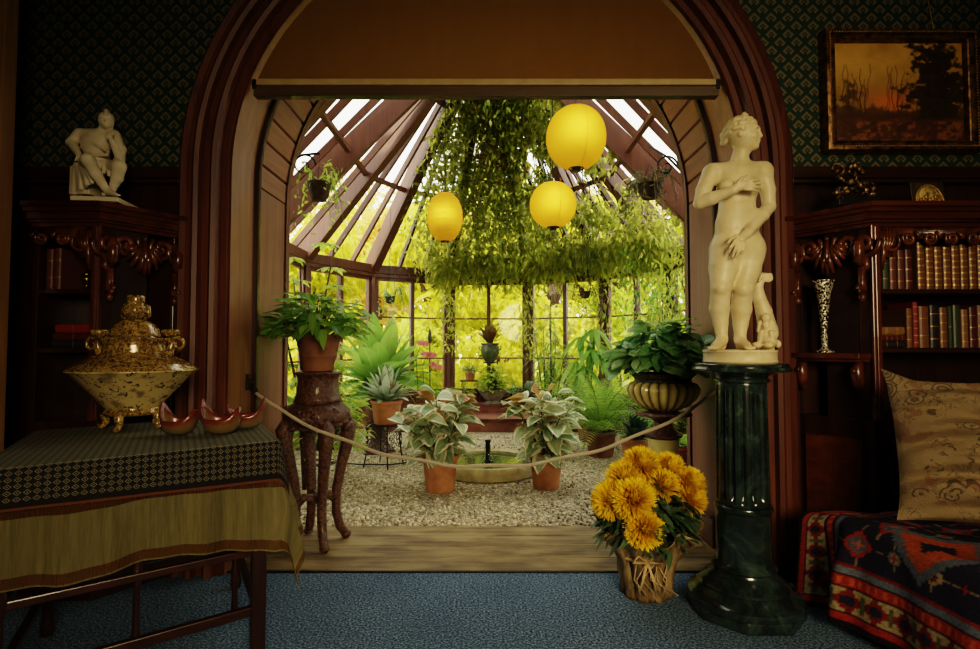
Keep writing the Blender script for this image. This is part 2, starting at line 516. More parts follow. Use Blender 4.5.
def wall_with_arch(name, y, z1, mat, z0=0.0, r=1.45, x0=LEFTX, x1=RIGHTX):
    """front skin of the wall between heights z0 and z1 with the arched opening left out"""
    mb = MB(); n = 48
    pts = [(-r, z0)] if z0 < SPR else []
    pts = []
    zs = sorted(set([z0, z1] + [z0 + (z1 - z0) * i / 40 for i in range(41)] + ([SPR + r] if z0 < SPR + r < z1 else [])))
    for za, zb in zip(zs[:-1], zs[1:]):
        def half(z):
            if z <= SPR: return r
            q = r * r - (z - SPR) ** 2
            return math.sqrt(q) if q > 0 else 0.0
        ha, hb = half(za), half(zb)
        mb.raw([(x0, y, za), (-ha, y, za), (-hb, y, zb), (x0, y, zb)], [(0, 1, 2, 3)])
        mb.raw([(ha, y, za), (x1, y, za), (x1, y, zb), (hb, y, zb)], [(0, 1, 2, 3)])
    return mb.build(name, mat)
struct(wall_with_arch('wall_north', WY, CEIL, WALLPAPER, 2.02))
struct(wall_with_arch('wall_conservatory', PY1, 5.6, m_noise('house_shingle', (.12, .07, .04), (.2, .12, .07), 20, .8), 0.0, 1.33))
struct(wall_with_arch('trim_wainscot', WY - .012, 2.02, WOOD_DARK, 0.0, 1.45))
rail = MB()
for a, b in ((LEFTX, -1.57), (1.57, RIGHTX)):
    rail.box(((a + b) / 2, WY - .03, 2.035), (b - a, .045, .06)); rail.box(((a + b) / 2, WY - .04, 1.99), (b - a, .03, .02))
struct(rail.build('trim_chair_rail', WOOD_DARK_X, bevel=.004))
struct(MB().box((LEFTX - .05, (BACKY + WY) / 2, CEIL / 2), (.1, WY - BACKY, CEIL)).build('wall_west', m_noise('west_wallpaper', (.014, .035, .02), (.05, .05, .025), 12, .7)))
struct(MB().box((RIGHTX + .05, (BACKY + WY) / 2, CEIL / 2), (.1, WY - BACKY, CEIL)).build('wall_east', m_noise('east_wallpaper', (.014, .035, .02), (.05, .05, .025), 12, .7)))
struct(MB().box((0, BACKY - .05, CEIL / 2), (RIGHTX - LEFTX + .2, .1, CEIL)).build('wall_south', m_noise('south_wallpaper', (.06, .05, .03), (.1, .08, .05), 12, .7)))

# arch casing, its lighter lining, the door stop and the boarded vault of the passage
struct(arch_sweep([(1.575, WY), (1.575, 2.735), (1.555, 2.715), (1.535, 2.735), (1.50, 2.735), (1.49, 2.70), (1.475, 2.69), (1.455, 2.70), (1.45, 2.735),
                   (1.405, 2.735), (1.40, 2.705), (1.385, 2.69), (1.365, 2.70), (1.355, 2.74), (1.325, 2.74), (1.315, 2.755), (1.31, 2.785)], 56)
       .build('trim_arch', m_wood('arch_mahogany', (.085, .022, .010), (.19, .06, .022), 'z', .5, .0), smooth='auto'))
struct(arch_sweep([(1.31, 2.75), (1.305, 2.80), (1.30, 3.01)], 56).build('trim_lining', WOOD_TAN, smooth='auto'))
struct(arch_sweep([(1.31, 2.995), (1.282, 2.995), (1.277, 3.0), (1.277, 3.03), (1.282, 3.038), (1.31, 3.04)], 56).build('trim_stop', WOOD_DARK, smooth='auto'))
vault = MB(); R0 = 1.297
nb = 30
for i in range(nb):
    a0 = PI * i / nb + .006; a1 = PI * (i + 1) / nb - .006
    ring = []
    for a in (a0, (a0 + a1) / 2, a1):
        ring.append(((R0) * math.cos(a), SPR + R0 * math.sin(a)))
    outer = [((R0 + .04) * math.cos(a), SPR + (R0 + .04) * math.sin(a)) for a in (a1, a0)]
    sec = ring + outer
    v = [(x, PY0 + .03, z) for x, z in sec] + [(x, PY1, z) for x, z in sec]; k = len(sec)
    vault.raw(v, [tuple(range(k)), tuple(range(2 * k - 1, k - 1, -1))] + [(j, (j + 1) % k, k + (j + 1) % k, k + j) for j in range(k)])
struct(vault.build('ceiling_passage', WOOD_VAULT, bevel=.003))
for sx, nm in ((-1, 'wall_passage_west'), (1, 'wall_passage_east')):
    j = MB().box((sx * (R0 + .02), (PY0 + PY1) / 2 + .015, SPR / 2), (.04, PY1 - PY0 - .03, SPR))
    struct(j.build(nm, WOOD_BOARD, bevel=.003))
    b = MB().box((sx * (R0 - .012), (PY0 + PY1) / 2 + .03, .085), (.024, PY1 - PY0 - .08, .17)).box((sx * (R0 - .018), (PY0 + PY1) / 2 + .03, .18), (.036, PY1 - PY0 - .08, .022))
    struct(b.build('baseboard_passage_west' if sx < 0 else 'baseboard_passage_east', WOOD_RED, bevel=.004))
struct(arch_sweep([(R0 + .06, PY1), (R0 + .06, PY1 + .04), (R0 - .01, PY1 + .04), (R0 - .01, PY1 - .02)], 48).build('trim_passage_end', WOOD_FRAME, smooth='auto'))
thr = MB()
for i in range(4):
    w = .68 / 4; thr.box((0, 2.785 + w * (i + .5), -.012), (2.66, w - .004, .036))
struct(thr.build('floor_threshold', DECK, bevel=.003))
struct(MB().box((0, 2.778, .002), (2.66, .014, .012)).build('trim_threshold', IRON, bevel=.002))

# the open door edge standing at the end of the corner bookcase
d = MB().box((-2.165, 2.38, 1.5), (.062, .07, 3.0))
door = d.build('door_1', m_wood('door_oak', (.32, .17, .06), (.50, .29, .11), 'z', .4, .2), bevel=.004); struct(door)
lp = MB().box((-2.15, 2.341, 1.05), (.036, .008, .14)).box((-2.15, 2.337, 1.075), (.018, .012, .02)).build('latch_plate', m_noise('old_brass_plate', (.25, .2, .1), (.5, .42, .22), 40, .4, .8), door, bevel=.002)
dl = MB().box((-2.55, 2.40, 1.5), (.70, .045, 3.0)).box((-2.55, 2.372, 2.2), (.5, .02, 1.2)).box((-2.55, 2.372, .8), (.5, .02, 1.1)).build('door_leaf', WOOD_RED, door, bevel=.006)

# ------------------------------------------------------------------ conservatory: twelve-sided apse and its glass roof
CY, CR, EZ, AZ = 6.0, 2.35, 2.27, 4.87
vert = lambda deg, r=CR: (r * math.sin(math.radians(deg)), CY + r * math.cos(math.radians(deg)))
struct(MB().prism([(-2.5, 3.455), (2.5, 3.455), (2.5, 6)] + [vert(d, 2.5) for d in (75, 45, 15, -15, -45, -75)] + [(-2.5, 6)], -.06, 0.0).build('floor_conservatory', GRAVEL))
angs = [-105, -75, -45, -15, 15, 45, 75, 105]
pts = [(-2.27, 3.5), (-2.27, 4.45)] + [vert(a) for a in angs] + [(2.27, 4.45), (2.27, 3.5)]
SILL = .40
SILLMAT = m_noise('mossy_brick', (.12, .055, .035), (.30, .14, .08), 20, .85, 0, .5)
for i in range(len(pts) - 1):
    a, b = Vector((*pts[i], 0)), Vector((*pts[i + 1], 0)); dirv = (b - a).normalized(); L = (b - a).length
    nin = Vector((dirv.y, -dirv.x, 0))
    if nin.dot(Vector((0, 5.4, 0)) - a) < 0: nin = -nin
    w = thing('window_%d' % (i + 1), 'tall timber window bay of the glass conservatory', None, (0, 0, 0), 0, None, 'structure')
    up = Vector((0, 0, 1))
    struct_h = MB().beam(a + up * SILL / 2, b + up * SILL / 2, .10, SILL).build('dwarf_wall', SILLMAT, w)
    MB().beam(a + up * (SILL + .02) + nin * .03, b + up * (SILL + .02) + nin * .03, .2, .04).build('window_sill', WOOD_FRAME, w, bevel=.004)
    MB().beam(a + up * (EZ - .04), b + up * (EZ - .04), .13, .12).beam(a + up * (EZ - .13) + nin * .02, b + up * (EZ - .13) + nin * .02, .09, .05).build('eave_beam', WOOD_FRAME, w, bevel=.005)
    if i < len(pts) - 1:
        MB().beam(a + up * SILL, a + up * EZ, .085, .085, dirv).beam(a + nin * .05 + up * SILL, a + nin * .05 + up * (EZ - .1), .05, .05, dirv).build('post', WOOD_FRAME, w, bevel=.005)
    fr = MB(); m0 = a + dirv * .065; m1 = b - dirv * .065
    for p in (m0, m1): fr.beam(p + up * SILL, p + up * (EZ - .15), .055, .06, nin)
    fr.beam(m0 + up * (EZ - .175), m1 + up * (EZ - .175), .06, .05); fr.beam(m0 + up * (SILL + .06), m1 + up * (SILL + .06), .06, .06)
    fr.build('window_frame', WOOD_FRAME, w, bevel=.003)
    mid = (a + b) / 2
    MB().beam(mid + up * SILL, mid + up * (EZ - .15), .055, .075, nin).build('mullion', WOOD_FRAME, w, bevel=.004)
    tr = MB()
    for z in (1.55, .95): tr.beam(m0 + up * z, m1 + up * z, .03, .022)
    tr.build('transom', WOOD_FRAME, w)
    for p0, p1 in ((m0, mid), (mid, m1)):
        MB().raw([tuple(p0 + up * SILL), tuple(p1 + up * SILL), tuple(p1 + up * (EZ - .16)), tuple(p0 + up * (EZ - .16))], [(0, 1, 2, 3)]).build('pane', GLASS, w)

roof = thing('glass_roof', 'steep timber and glass roof over the conservatory', None, (0, 0, 0), 0, None, 'structure')
apex = Vector((0, CY, AZ))
def on_roof(p, t):
    """from an eave point towards the apex or ridge"""
    p = Vector(p); top = apex if p.y > 5.39 else Vector((0, p.y, AZ))
    return p.lerp(top, t)
eave = [Vector((x, y, EZ)) for x, y in pts]
hips = eave[1:-1] + [Vector((-2.27, 3.62, EZ)), Vector((2.27, 3.62, EZ))]
for p in hips:
    top = on_roof(p, .97)
    MB().beam(p, top, .125, .23).build('hip_rafter', WOOD_FRAME, roof, bevel=.006)
MB().beam((0, 3.48, AZ), (0, CY + .1, AZ), .09, .18).build('ridge_beam', WOOD_FRAME, roof, bevel=.006)
for i in range(len(eave) - 1):
    a, b = eave[i], eave[i + 1]
    for t in (1 / 3, 2 / 3):
        p = a.lerp(b, t)
        tt = a.lerp(b, .5); ta, tb = on_roof(a, .97), on_roof(b, .97)
        q = ta.lerp(tb, t)
        MB().beam(p, q, .035, .07).build('glazing_bar', WOOD_FRAME, roof)
    for t in (.36, .7):
        MB().beam(on_roof(a, t) - Vector((0, 0, .03)), on_roof(b, t) - Vector((0, 0, .03)), .05, .05).build('purlin', WOOD_FRAME, roof)
    up = Vector((0, 0, .05))
    MB().raw([tuple(a + up), tuple(b + up), tuple(on_roof(b, .99) + up), tuple(on_roof(a, .99) + up)], [(0, 1, 2, 3)]).build('roof_pane', GLASS, roof)

# gravel stones lying over the gravel bed
n = 5200
ico = MB().ball((0, 0, 0), 1, 6, 4)
iv, if_ = np.array(ico.v), np.array([list(q) for q in ico.f])
px_ = RNG.uniform(-1.9, 1.9, n); py_ = 3.48 + (RNG.random(n) ** 1.6) * 3.5
sz = RNG.uniform(.006, .0125, n)
_ok = np.ones(n, bool)
for cx_0, cy_0, r_0 in ((0, 5.0, .52), (-.375, 4.32, .16), (.475, 4.42, .15), (1.35, 4.95, .16), (1.17, 5.65, .3), (1.78, 4.95, .15), (-1.62, 5.25, .2), (-1.18, 5.85, .20), (-.62, 5.6, .14), (-.66, 6.1, .03), (-1.46, 4.35, .08), (-1.42, 4.75, .2), (.78, 6.95, .2), (1.22, 6.55, .2), (1.22, 5.15, .2), (1.12, 4.42, .13), (1.72, 5.3, .15), (1.92, 5.6, .15), (-.99, 5.18, .25)):
    _ok &= (px_ - cx_0) ** 2 + (py_ - cy_0) ** 2 > r_0 ** 2
px_, py_, sz = px_[_ok], py_[_ok], sz[_ok]; n = len(px_)
V = iv[None] * (sz[:, None, None] * RNG.uniform(.6, 1.3, (n, 1, 3))) + np.stack([px_, py_, sz * .35], -1)[:, None, :]
F = (if_[None] + (np.arange(n) * len(iv))[:, None, None]).reshape(-1, 4)
me = np_mesh('gravel', V.reshape(-1, 3), F, None, {'rnd': np.repeat(RNG.random(n), len(iv))})
tag(link('gravel', me, PEBBLE, smooth=True), 'pale gravel stones spread over the conservatory ground', 'gravel', None, 'stuff')

# raised brick step along the back windows
BRICK = N('red_brick_step')
_v = BRICK.coord((1, 1, 1), 'Object')
_s = BRICK.n('SeparateXYZ', {0: _v}); _c = BRICK.n('CombineXYZ', {0: _s.outputs[0], 1: BRICK.math('ADD', _s.outputs[2], BRICK.math('MULTIPLY', _s.outputs[1], .5))})
_b = BRICK.n('TexBrick', {'Vector': _c.outputs[0], 'Color1': (.16, .05, .03, 1), 'Color2': (.24, .09, .05, 1), 'Mortar': (.12, .10, .07, 1), 'Scale': 4.2, 'Mortar Size': .012, 'Brick Width': .42, 'Row Height': .24})
BRICK = BRICK.done(BRICK.pbsdf(_b.outputs[0], .85, 0, BRICK.bump(_b.outputs[1], -.4, .006)))
st = MB().box((0, 7.5, .0825), (2.7, .64, .165)).box((0, 7.48, .172), (2.74, .66, .018))
st2 = MB().box((0, 7.95, .22), (1.5, .34, .14)).box((0, 7.94, .288), (1.54, .36, .016))
o = st.build('brick_step', BRICK, bevel=.004); struct(o)
o2 = st2.build('step_upper', BRICK, bevel=.004); struct(o2)

# ------------------------------------------------------------------ garden beyond the glass
LAWN = m_noise('sunny_lawn', (.20, .26, .02), (.42, .40, .05), 3, .9, 0, .2)
struct(MB().raw([(-30, 3.46, -.07), (30, 3.46, -.07), (30, 45, -.07), (-30, 45, -.07)], [(0, 1, 2, 3)]).build('lawn', LAWN))
BARK = m_noise('bark', (.05, .03, .018), (.14, .09, .055), 14, .85, 0, .6, (1, 1, .2))
TREE_LEAF = [m_leaf('yellow_green_leaf', [(.28, .34, .02), (.62, .58, .04), (.88, .74, .14)], .5, .55, vein=0),
             m_leaf('lime_leaf', [(.16, .28, .025), (.42, .52, .04), (.70, .68, .12)], .5, .55, vein=0),
             m_leaf('gold_leaf', [(.50, .42, .08), (.78, .60, .16), (.85, .58, .20)], .5, .55, vein=0)]
def crown(R, H, n, lobes, size, seed):
    g = np.random.default_rng(seed)
    c = g.uniform(-1, 1, size=(lobes, 3)); c = c / np.maximum(1, np.linalg.norm(c, axis=1))[:, None] * np.array([R * .72, R * .72, H * .40]); rr = g.uniform(.3, .5, lobes) * R
    k = g.integers(0, lobes, n); d = g.normal(size=(n, 3)); d /= np.linalg.norm(d, axis=1)[:, None]
    p = c[k] + d * (rr[k] * g.uniform(.7, 1.05, n))[:, None]
    L = Leaves()
    dirs = nrm(d * .4 + g.normal(size=(n, 3)) * .5 + np.array([0, 0, -.35]))
    L.add(p, dirs, nrm(d + g.normal(size=(n, 3)) * .6), g.uniform(.7, 1.3, n) * size, g.uniform(.45, .6, n) * size, .2, .1, 'ellip', 2, np.clip(g.normal(.5, .25, n) + (p[:, 2] / H) * .4, 0, 1))
    return L
TREES = [('golden green tree seen through the panes just above the pot on the carved stand', 0, (-4.0, 12.2), 1.3, 4.6, 2.3),
         ('yellow-green tree behind the panes that the orchid and cattail stand against', 0, (-1.3, 12.0), 1.3, 4.8, 2.3),
         ('bright yellow-green tree behind the panes beside the bamboo-like plant', 0, (1.4, 12.0), 1.3, 4.8, 2.3),
         ('lime green tree behind the panes above the fern', 1, (4.1, 12.2), 1.3, 4.6, 2.3),
         ('pale golden tree rising behind the corner post under the glazing bars', 2, (-3.2, 15.4), 1.42, 5.6, 3.0),
         ('broad yellow tree behind the green glazed pot', 0, (.2, 15.4), 1.42, 5.6, 3.0),
         ('broad lime tree behind the drooping plant', 1, (3.6, 15.4), 1.42, 5.6, 3.0),
         ('tall golden tree showing through the roof panes beside the ribbed lantern', 2, (-4.6, 19.5), 2.1, 6.5, 4.8),
         ('tall lime tree hidden behind the roof vine', 1, (.2, 19.5), 2.1, 6.5, 4.8),
         ('tall golden tree behind the roof panes near the statue', 2, (5.0, 19.5), 2.1, 6.5, 4.8),
         ('golden tree outside the side window beyond the bracketed hanging basket', 2, (-8.4, 8.5), 1.9, 4.2, 2.4),
         ('golden tree outside the side window behind the statue', 2, (8.4, 8.6), 1.9, 4.2, 2.4),
         ('rounded yellow bush outside, behind the broad-leaved plant', 0, (-3.3, 10.0), .72, 1.7, .7),
         ('rounded lime bush outside, behind the orchid', 1, (-1.6, 9.9), .72, 1.7, .7),
         ('rounded yellow bush outside, behind the stone planter', 0, (.1, 9.9), .72, 1.7, .7),
         ('rounded lime bush outside, behind the bamboo-like plant', 1, (1.8, 9.9), .72, 1.7, .7),
         ('rounded yellow bush outside, behind the fern', 0, (3.5, 10.0), .72, 1.7, .7)]
for i, (lab, mi, (x, y), R, H, zc) in enumerate(TREES):
    t = thing('garden_tree' if zc > 1 else 'garden_bush', lab, 'tree' if zc > 1 else 'bush', (x, y, -.07), 0, 'trees beyond the glass' if zc > 1 else 'bushes beyond the glass')
    nl = int((4600 if y < 17 else 3400) if zc > 1 else 1700)
    lf = crown(R, H, nl, 26 if zc > 1 else 16, (.22 if y < 17 else .28) if zc > 1 else .14, 100 + i).build('crown', TREE_LEAF[mi], t, smooth=False); lf.location = (0, 0, zc)
    tk = MB().tube([(0, 0, 0), (.04, .02, zc * .5), (-.03, .0, zc), (.03, 0, zc + H * .25)], [.17, .13, .1, .03], 10)
    for q in range(5):
        a = q * 1.256; tk.tube([(0, 0, zc * .8), (math.cos(a) * R * .25, math.sin(a) * R * .25, zc + H * .12), (math.cos(a) * R * .45, math.sin(a) * R * .45, zc + H * .2)], [.07, .045, .02], 6)
    tk.build('trunk', BARK, t, smooth=True)
# ================================================================== furniture of the room
def offset_line(pts, d):
    """open polyline moved sideways by d (to the side of the camera for a line drawn towards +x)"""
    out = []
    P = [Vector((p[0], p[1])) for p in pts]
    for i, p in enumerate(P):
        ds = []
        if i > 0: ds.append((P[i] - P[i - 1]).normalized())
        if i < len(P) - 1: ds.append((P[i + 1] - P[i]).normalized())
        ns = [Vector((q.y, -q.x)) for q in ds]
        n_ = sum(ns, Vector((0, 0))).normalized()
        out.append(p + n_ * (d / max(.3, n_.dot(ns[0]))))
    return [(p.x, p.y) for p in out]

def spiral(c, ux, uz, un, r0, r1, turns, a0, w0, w1, n=26, bulge=.0):
    """a tapering scroll in the plane of ux/uz"""
    pts, rr = [], []
    for i in range(n):
        t = i / (n - 1); a = a0 + turns * 2 * PI * t; r = r0 + (r1 - r0) * t
        pts.append(c + ux * (r * math.cos(a)) + uz * (r * math.sin(a)) + un * (bulge * t)); rr.append(w0 + (w1 - w0) * t)
    return pts, rr

def carve_frieze(mb, o, ux, un, W, H):
    """acanthus and scroll relief hanging from the top edge: o = top middle"""
    uz = Vector((0, 0, 1))
    for sg in (-1, 1):
        u = ux * sg
        c = o + u * (W * .23) - uz * (H * .36) + un * .012
        p, r = spiral(c, u, uz, un, H * .30, H * .05, 1.5, PI * .75, .013, .017); mb.tube(p, r, 7)
        mb.ball(tuple(c + un * .004), (.013, .013, .013), 8, 6)
        c = o + u * (W * .44) - uz * (H * .42) + un * .012
        p, r = spiral(c, -u, uz, un, H * .34, H * .06, 1.4, PI * .9, .013, .016); mb.tube(p, r, 7)
        mb.tube([o + u * W * .46 - uz * H * .7 + un * .01, o + u * W * .47 - uz * H * .95 + un * .014, o + u * W * .43 - uz * H * 1.08 + un * .01], [.014, .017, .006], 8)
        for k in range(4):
            a = -PI / 2 + (k + .55) * .33
            e = o - uz * (H * .36) + (u * math.cos(a) + uz * math.sin(a)) * (H * (.68 - .07 * k))
            s0 = o - uz * (H * .30) + u * (.008 + .006 * k) + un * .010
            mid = s0.lerp(e, .55) + un * .022 - u * .004
            mb.tube([s0, mid, e + un * .012], [.008, .0165 - .001 * k, .008], 8)
    mb.tube([o - uz * (H * .12) + un * .012, o - uz * (H * .6) + un * .026, o - uz * (H * 1.08) + un * .012], [.008, .018, .008], 8)
    mb.ball(tuple(o - uz * (H * .16) + un * .018), .012, 8, 6)

def bookcase(sx):
    nm = 'one with the long marble-free top under the oil painting'
    t = thing('corner_bookcase',
              'carved mahogany corner bookcase filled with bound books under the oil painting' if sx > 0 else
              'dark carved mahogany corner bookcase carrying the seated marble statuette',
              'bookcase', (0, 0, 0), 0, 'corner bookcases beside the arch')
    X = lambda x: sx * x
    A = Vector((X(1.585), WY, 0)); B = Vector((X(1.79), 2.50, 0)); E = Vector((X(2.88 if sx > 0 else 2.11), 2.50, 0))
    u = (B - A).normalized(); n_ = Vector((u.y, -u.x, 0))
    if n_.y > 0: n_ = -n_
    W = (B - A).length; uz = Vector((0, 0, 1))
    line = [(A.x, A.y), (B.x, B.y), (E.x, E.y)] if sx > 0 else [(E.x, E.y), (B.x, B.y), (A.x, A.y)]
    back = [(E.x, WY - .02), (A.x, WY - .02)] if sx > 0 else [(A.x, WY - .02), (E.x, WY - .02)]
    # cornice in four stepped mouldings
    co = MB()
    for d, z0, z1 in ((.012, 1.70, 1.718), (.028, 1.718, 1.73), (.045, 1.73, 1.762), (.062, 1.762, 1.782), (.078, 1.782, 1.804)):
        poly = offset_line(line, d) + back
        co.prism(poly, z0, z1)
    co.build('cornice', WOOD_RED_X, t, bevel=.005)
    # carcass: back panels, sides, base cabinet
    cc = MB()
    cc.prism([(X(1.79), 2.505), (X(1.822), 2.505), (X(1.822), WY - .02), (X(1.79), WY - .02)], 0, 1.705)
    cc.box(((B.x + E.x) / 2, WY - .035, .9), (abs(E.x - B.x), .02, 1.7))
    base = offset_line(line, .0) + back
    cc.prism(base, .02, .80)
    cc.prism(offset_line(line, .03) + back, .0, .12)
    if sx > 0: cc.box((X(2.87), 2.64, .9), (.03, .27, 1.7))
    else: cc.box((X(2.10), 2.64, .9), (.03, .27, 1.7))
    pa = A + n_ * -.15 + u * .05
    cc.beam(A + u * .012 + uz * 1.2, A + u * .012 + uz * 1.21, .01, .01)
    cc.prism([tuple((A + u * .0 + n_ * -.01).xy), tuple((A + u * .03 + n_ * -.01).xy), tuple((A + u * .03 + n_ * -.03).xy), tuple((A + n_ * -.03).xy)], .8, 1.705)
    cc.prism([tuple((B - u * .005 + n_ * -.008).xy), tuple((B - u * .055 + n_ * -.008).xy), tuple((B - u * .055 + n_ * -.025).xy), tuple((B - u * .005 + n_ * -.025).xy)], .8, 1.705)
    cc.build('carcass', WOOD_DARK, t, bevel=.004)
    pl = MB(); pl.prism([(X(1.786), 2.484), (X(1.826), 2.484), (X(1.826), 2.506), (X(1.786), 2.506)], .80, 1.71)
    pl.prism([(X(1.797), 2.476), (X(1.815), 2.476), (X(1.815), 2.486), (X(1.797), 2.486)], .82, 1.70)
    pl.build('pilaster', WOOD_RED, t, bevel=.004)
    # panels of the base
    bp = MB(); bp.box(((B.x + E.x) / 2, 2.488, .46), (abs(E.x - B.x) - .12, .014, .5)); bp.box(((B.x + E.x) / 2, 2.48, .46), (abs(E.x - B.x) - .22, .012, .38))
    m4 = (A + B) / 2 + n_ * .008
    bp.beam(m4 - u * (W / 2 - .05) + uz * .46, m4 + u * (W / 2 - .05) + uz * .46, .014, .5)
    bp.build('base_panel', WOOD_RED_X, t, bevel=.006)
    # niche: back, shelf, frieze, hanging brackets
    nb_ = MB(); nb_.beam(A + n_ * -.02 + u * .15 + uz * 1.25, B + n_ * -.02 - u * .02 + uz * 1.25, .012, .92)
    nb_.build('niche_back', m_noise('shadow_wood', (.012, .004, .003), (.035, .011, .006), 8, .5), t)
    sh = MB(); P = lambda a, q: tuple((A + u * a + n_ * q).xy)
    sh.prism([P(.0, -.005), P(.02, .07), P(W / 2, .10), P(W - .03, .07), P(W - .005, -.005)], 1.085, 1.112)
    sh.prism([P(.01, -.005), P(.03, .05), P(W / 2, .08), P(W - .04, .05), P(W - .01, -.005)], 1.07, 1.086)
    sh.build('niche_shelf', WOOD_RED_X, t, bevel=.004)
    fr = MB(); carve_frieze(fr, (A + B) / 2 + n_ * .005 + uz * 1.70, u, n_, W, .195)
    fr.build('carved_frieze', WOOD_CARVED, t, smooth=True)
    for q, e in ((.035, 1), (W - .03, -1)):
        br = MB(); o = A + u * q + n_ * .022
        br.tube([o + uz * 1.66, o + uz * 1.60 + n_ * .03, o + uz * 1.545 + n_ * .028, o + uz * 1.52 + n_ * .004], [.016, .026, .024, .014], 10)
        br.tube([o + uz * 1.52, o + uz * 1.44, o + uz * 1.40], [.016, .018, .022], 8)
        p, r = spiral(o + uz * 1.405 + n_ * .015, n_, uz, u, .03, .006, 1.3, 0, .010, .008); br.tube(p, r, 7)
        br.ball(tuple(o + uz * 1.372), (.018, .018, .022), 8, 6)
        br.build('bracket', WOOD_CARVED, t, smooth=True)
        lb = MB(); o2 = A + u * (q + e * .02) + n_ * .02
        lb.tube([o2 + uz * 1.068, o2 + uz * 1.03 + n_ * .03, o2 + uz * .97 + n_ * .012, o2 + uz * .93], [.02, .03, .024, .012], 9)
        p, r = spiral(o2 + uz * 1.02 + n_ * .03, n_, uz, u, .03, .006, 1.2, 0, .009, .007); lb.tube(p, r, 6)
        lb.build('shelf_bracket', WOOD_CARVED, t, smooth=True)
    for z in (1.400, 1.125):
        s = MB().box(((B.x + sx * .03 + E.x) / 2, 2.64, z), (abs(E.x - B.x) - .06, .26, .022)); s.build('shelf', WOOD_DARK_X, t, bevel=.003)
    # carved apron over the upper shelf
    ap = MB(); x0 = abs(B.x) + .04; L_ = abs(E.x) - x0 - .02
    ap.box((X(x0 + L_ / 2), 2.506, 1.675), (L_, .010, .06)); ap.box((X(x0 + .035), 2.506, 1.62), (.07, .010, .12))
    k = 0; xx = x0 + .03
    while xx < abs(E.x) - .05:
        H_ = .10 if k == 0 else .05
        c = Vector((X(xx + .02), 2.492, 1.665 - H_ * .4))
        p, r = spiral(c, Vector((sx, 0, 0)) * (1 if k % 2 else -1), uz, Vector((0, -1, 0)), .044 if k == 0 else .030, .006, 1.5, PI * .8, .009, .012); ap.tube(p, r, 6)
        if k == 0:
            for j in range(4): ap.tube([(X(xx - .01 + j * .016), 2.494, 1.69), (X(xx - .014 + j * .014), 2.485, 1.63), (X(xx - .02 + j * .006), 2.49, 1.55 + j * .012)], [.006, .011, .005], 6)
            ap.tube([(X(x0 + .008), 2.495, 1.68), (X(x0 + .012), 2.488, 1.58), (X(x0 + .006), 2.492, 1.50)], [.01, .014, .008], 7)
        else:
            ap.tube([(X(xx + .05), 2.494, 1.68), (X(xx + .06), 2.486, 1.655), (X(xx + .085), 2.492, 1.668)], [.006, .011, .005], 6)
        xx += .085 if k == 0 else .10; k += 1
    ap.build('carved_apron', WOOD_CARVED, t, smooth=True)
    return A, B, u, n_, W
bA, bB, bu, bn, bW = bookcase(1)
bookcase(-1)

# ------------------------------------------------------------------ books
def book_mat(nm, c, gold=True):
    m = N(nm); v = m.coord((1, 1, 1)); s = m.n('SeparateXYZ', {0: v}); nz = m.noise(v, 60, 3)
    col = m.mix(nz, tuple(a * .55 for a in c), c)
    return m.done(m.pbsdf(col, .42, 0, m.bump(nz, .2, .002)))
BK = [book_mat('leather_oxblood', (.11, .022, .015)), book_mat('leather_maroon', (.16, .05, .03)), book_mat('leather_brown', (.22, .095, .035)),
      book_mat('leather_black', (.03, .025, .03)), book_mat('leather_green', (.06, .075, .035)), book_mat('leather_red', (.30, .035, .02)), book_mat('leather_tan', (.30, .15, .06))]
GILT = m_noise('gilt', (.30, .16, .035), (.55, .33, .09), 80, .4, .5, .1)
PAPER = m_noise('old_paper', (.35, .27, .15), (.45, .36, .2), 40, .9)
def book(label, x, y, z, w, h, d, mi, bands=4, lie=False, zig=False, group='bound books in the bookcase', lean=0.0, pale=False):
    """upright book with its spine to the room; (x, y, z) is the foot of the spine's middle"""
    t = thing('book', label, 'book', (x, y, z), 0, group)
    cv = MB(); th = .0025
    if lie: W_, H_ = h, w
    else: W_, H_ = w, h
    def bx(mb, c, s_):
        if lie: mb.box((c[2] - h / 2, c[1], c[0] + w / 2), (s_[2], s_[1], s_[0]))
        else: mb.box(c, s_)
    bx(cv, (-w / 2 + th / 2, d / 2 + .004, h / 2), (th, d, h)); bx(cv, (w / 2 - th / 2, d / 2 + .004, h / 2), (th, d, h))
    n = 7; prof = []
    sp = MB()
    for i in range(n):
        a = PI * i / (n - 1); prof.append((-w / 2 * math.cos(a), .006 - .009 * math.sin(a)))
    v = [];
    for zz in (0, h):
        for p in prof: v.append((p[0], p[1], zz) if not lie else (zz - h / 2, p[1], p[0] + w / 2))
    cv.raw(v, [(i, i + 1, n + i + 1, n + i) for i in range(n - 1)] + [tuple(range(n)), tuple(range(2 * n - 1, n - 1, -1))])
    pg = MB(); bx(pg, (0, d / 2 + .004, h / 2), (w - 2 * th - .0006, d - .008, h - .008)); pg.build('page_block', PAPER, t)
    nf = len(cv.f)
    for k in range(bands):
        zz = h * (k + .7) / (bands + .4)
        hh = .004 if not zig else h / bands * .24
        pv = []
        for zc in (zz - hh / 2, zz + hh / 2):
            for p in prof[1:-1]:
                q = 1.02; pv.append((p[0] * q, p[1] - .0012, zc) if not lie else (zc - h / 2, p[1] - .0012, p[0] * q + w / 2))
        m_ = len(prof) - 2
        cv.raw(pv, [(i, i + 1, m_ + i + 1, m_ + i) for i in range(m_ - 1)])
    c = cv.build('cover', BK[mi], t, weld=False)
    c.data.materials.append(GILT if not pale else PAPER)
    for f_ in c.data.polygons:
        if f_.index >= nf: f_.material_index = 1
    if lean: t.rotation_euler = (0, lean, 0)
    return t
YB = 2.535
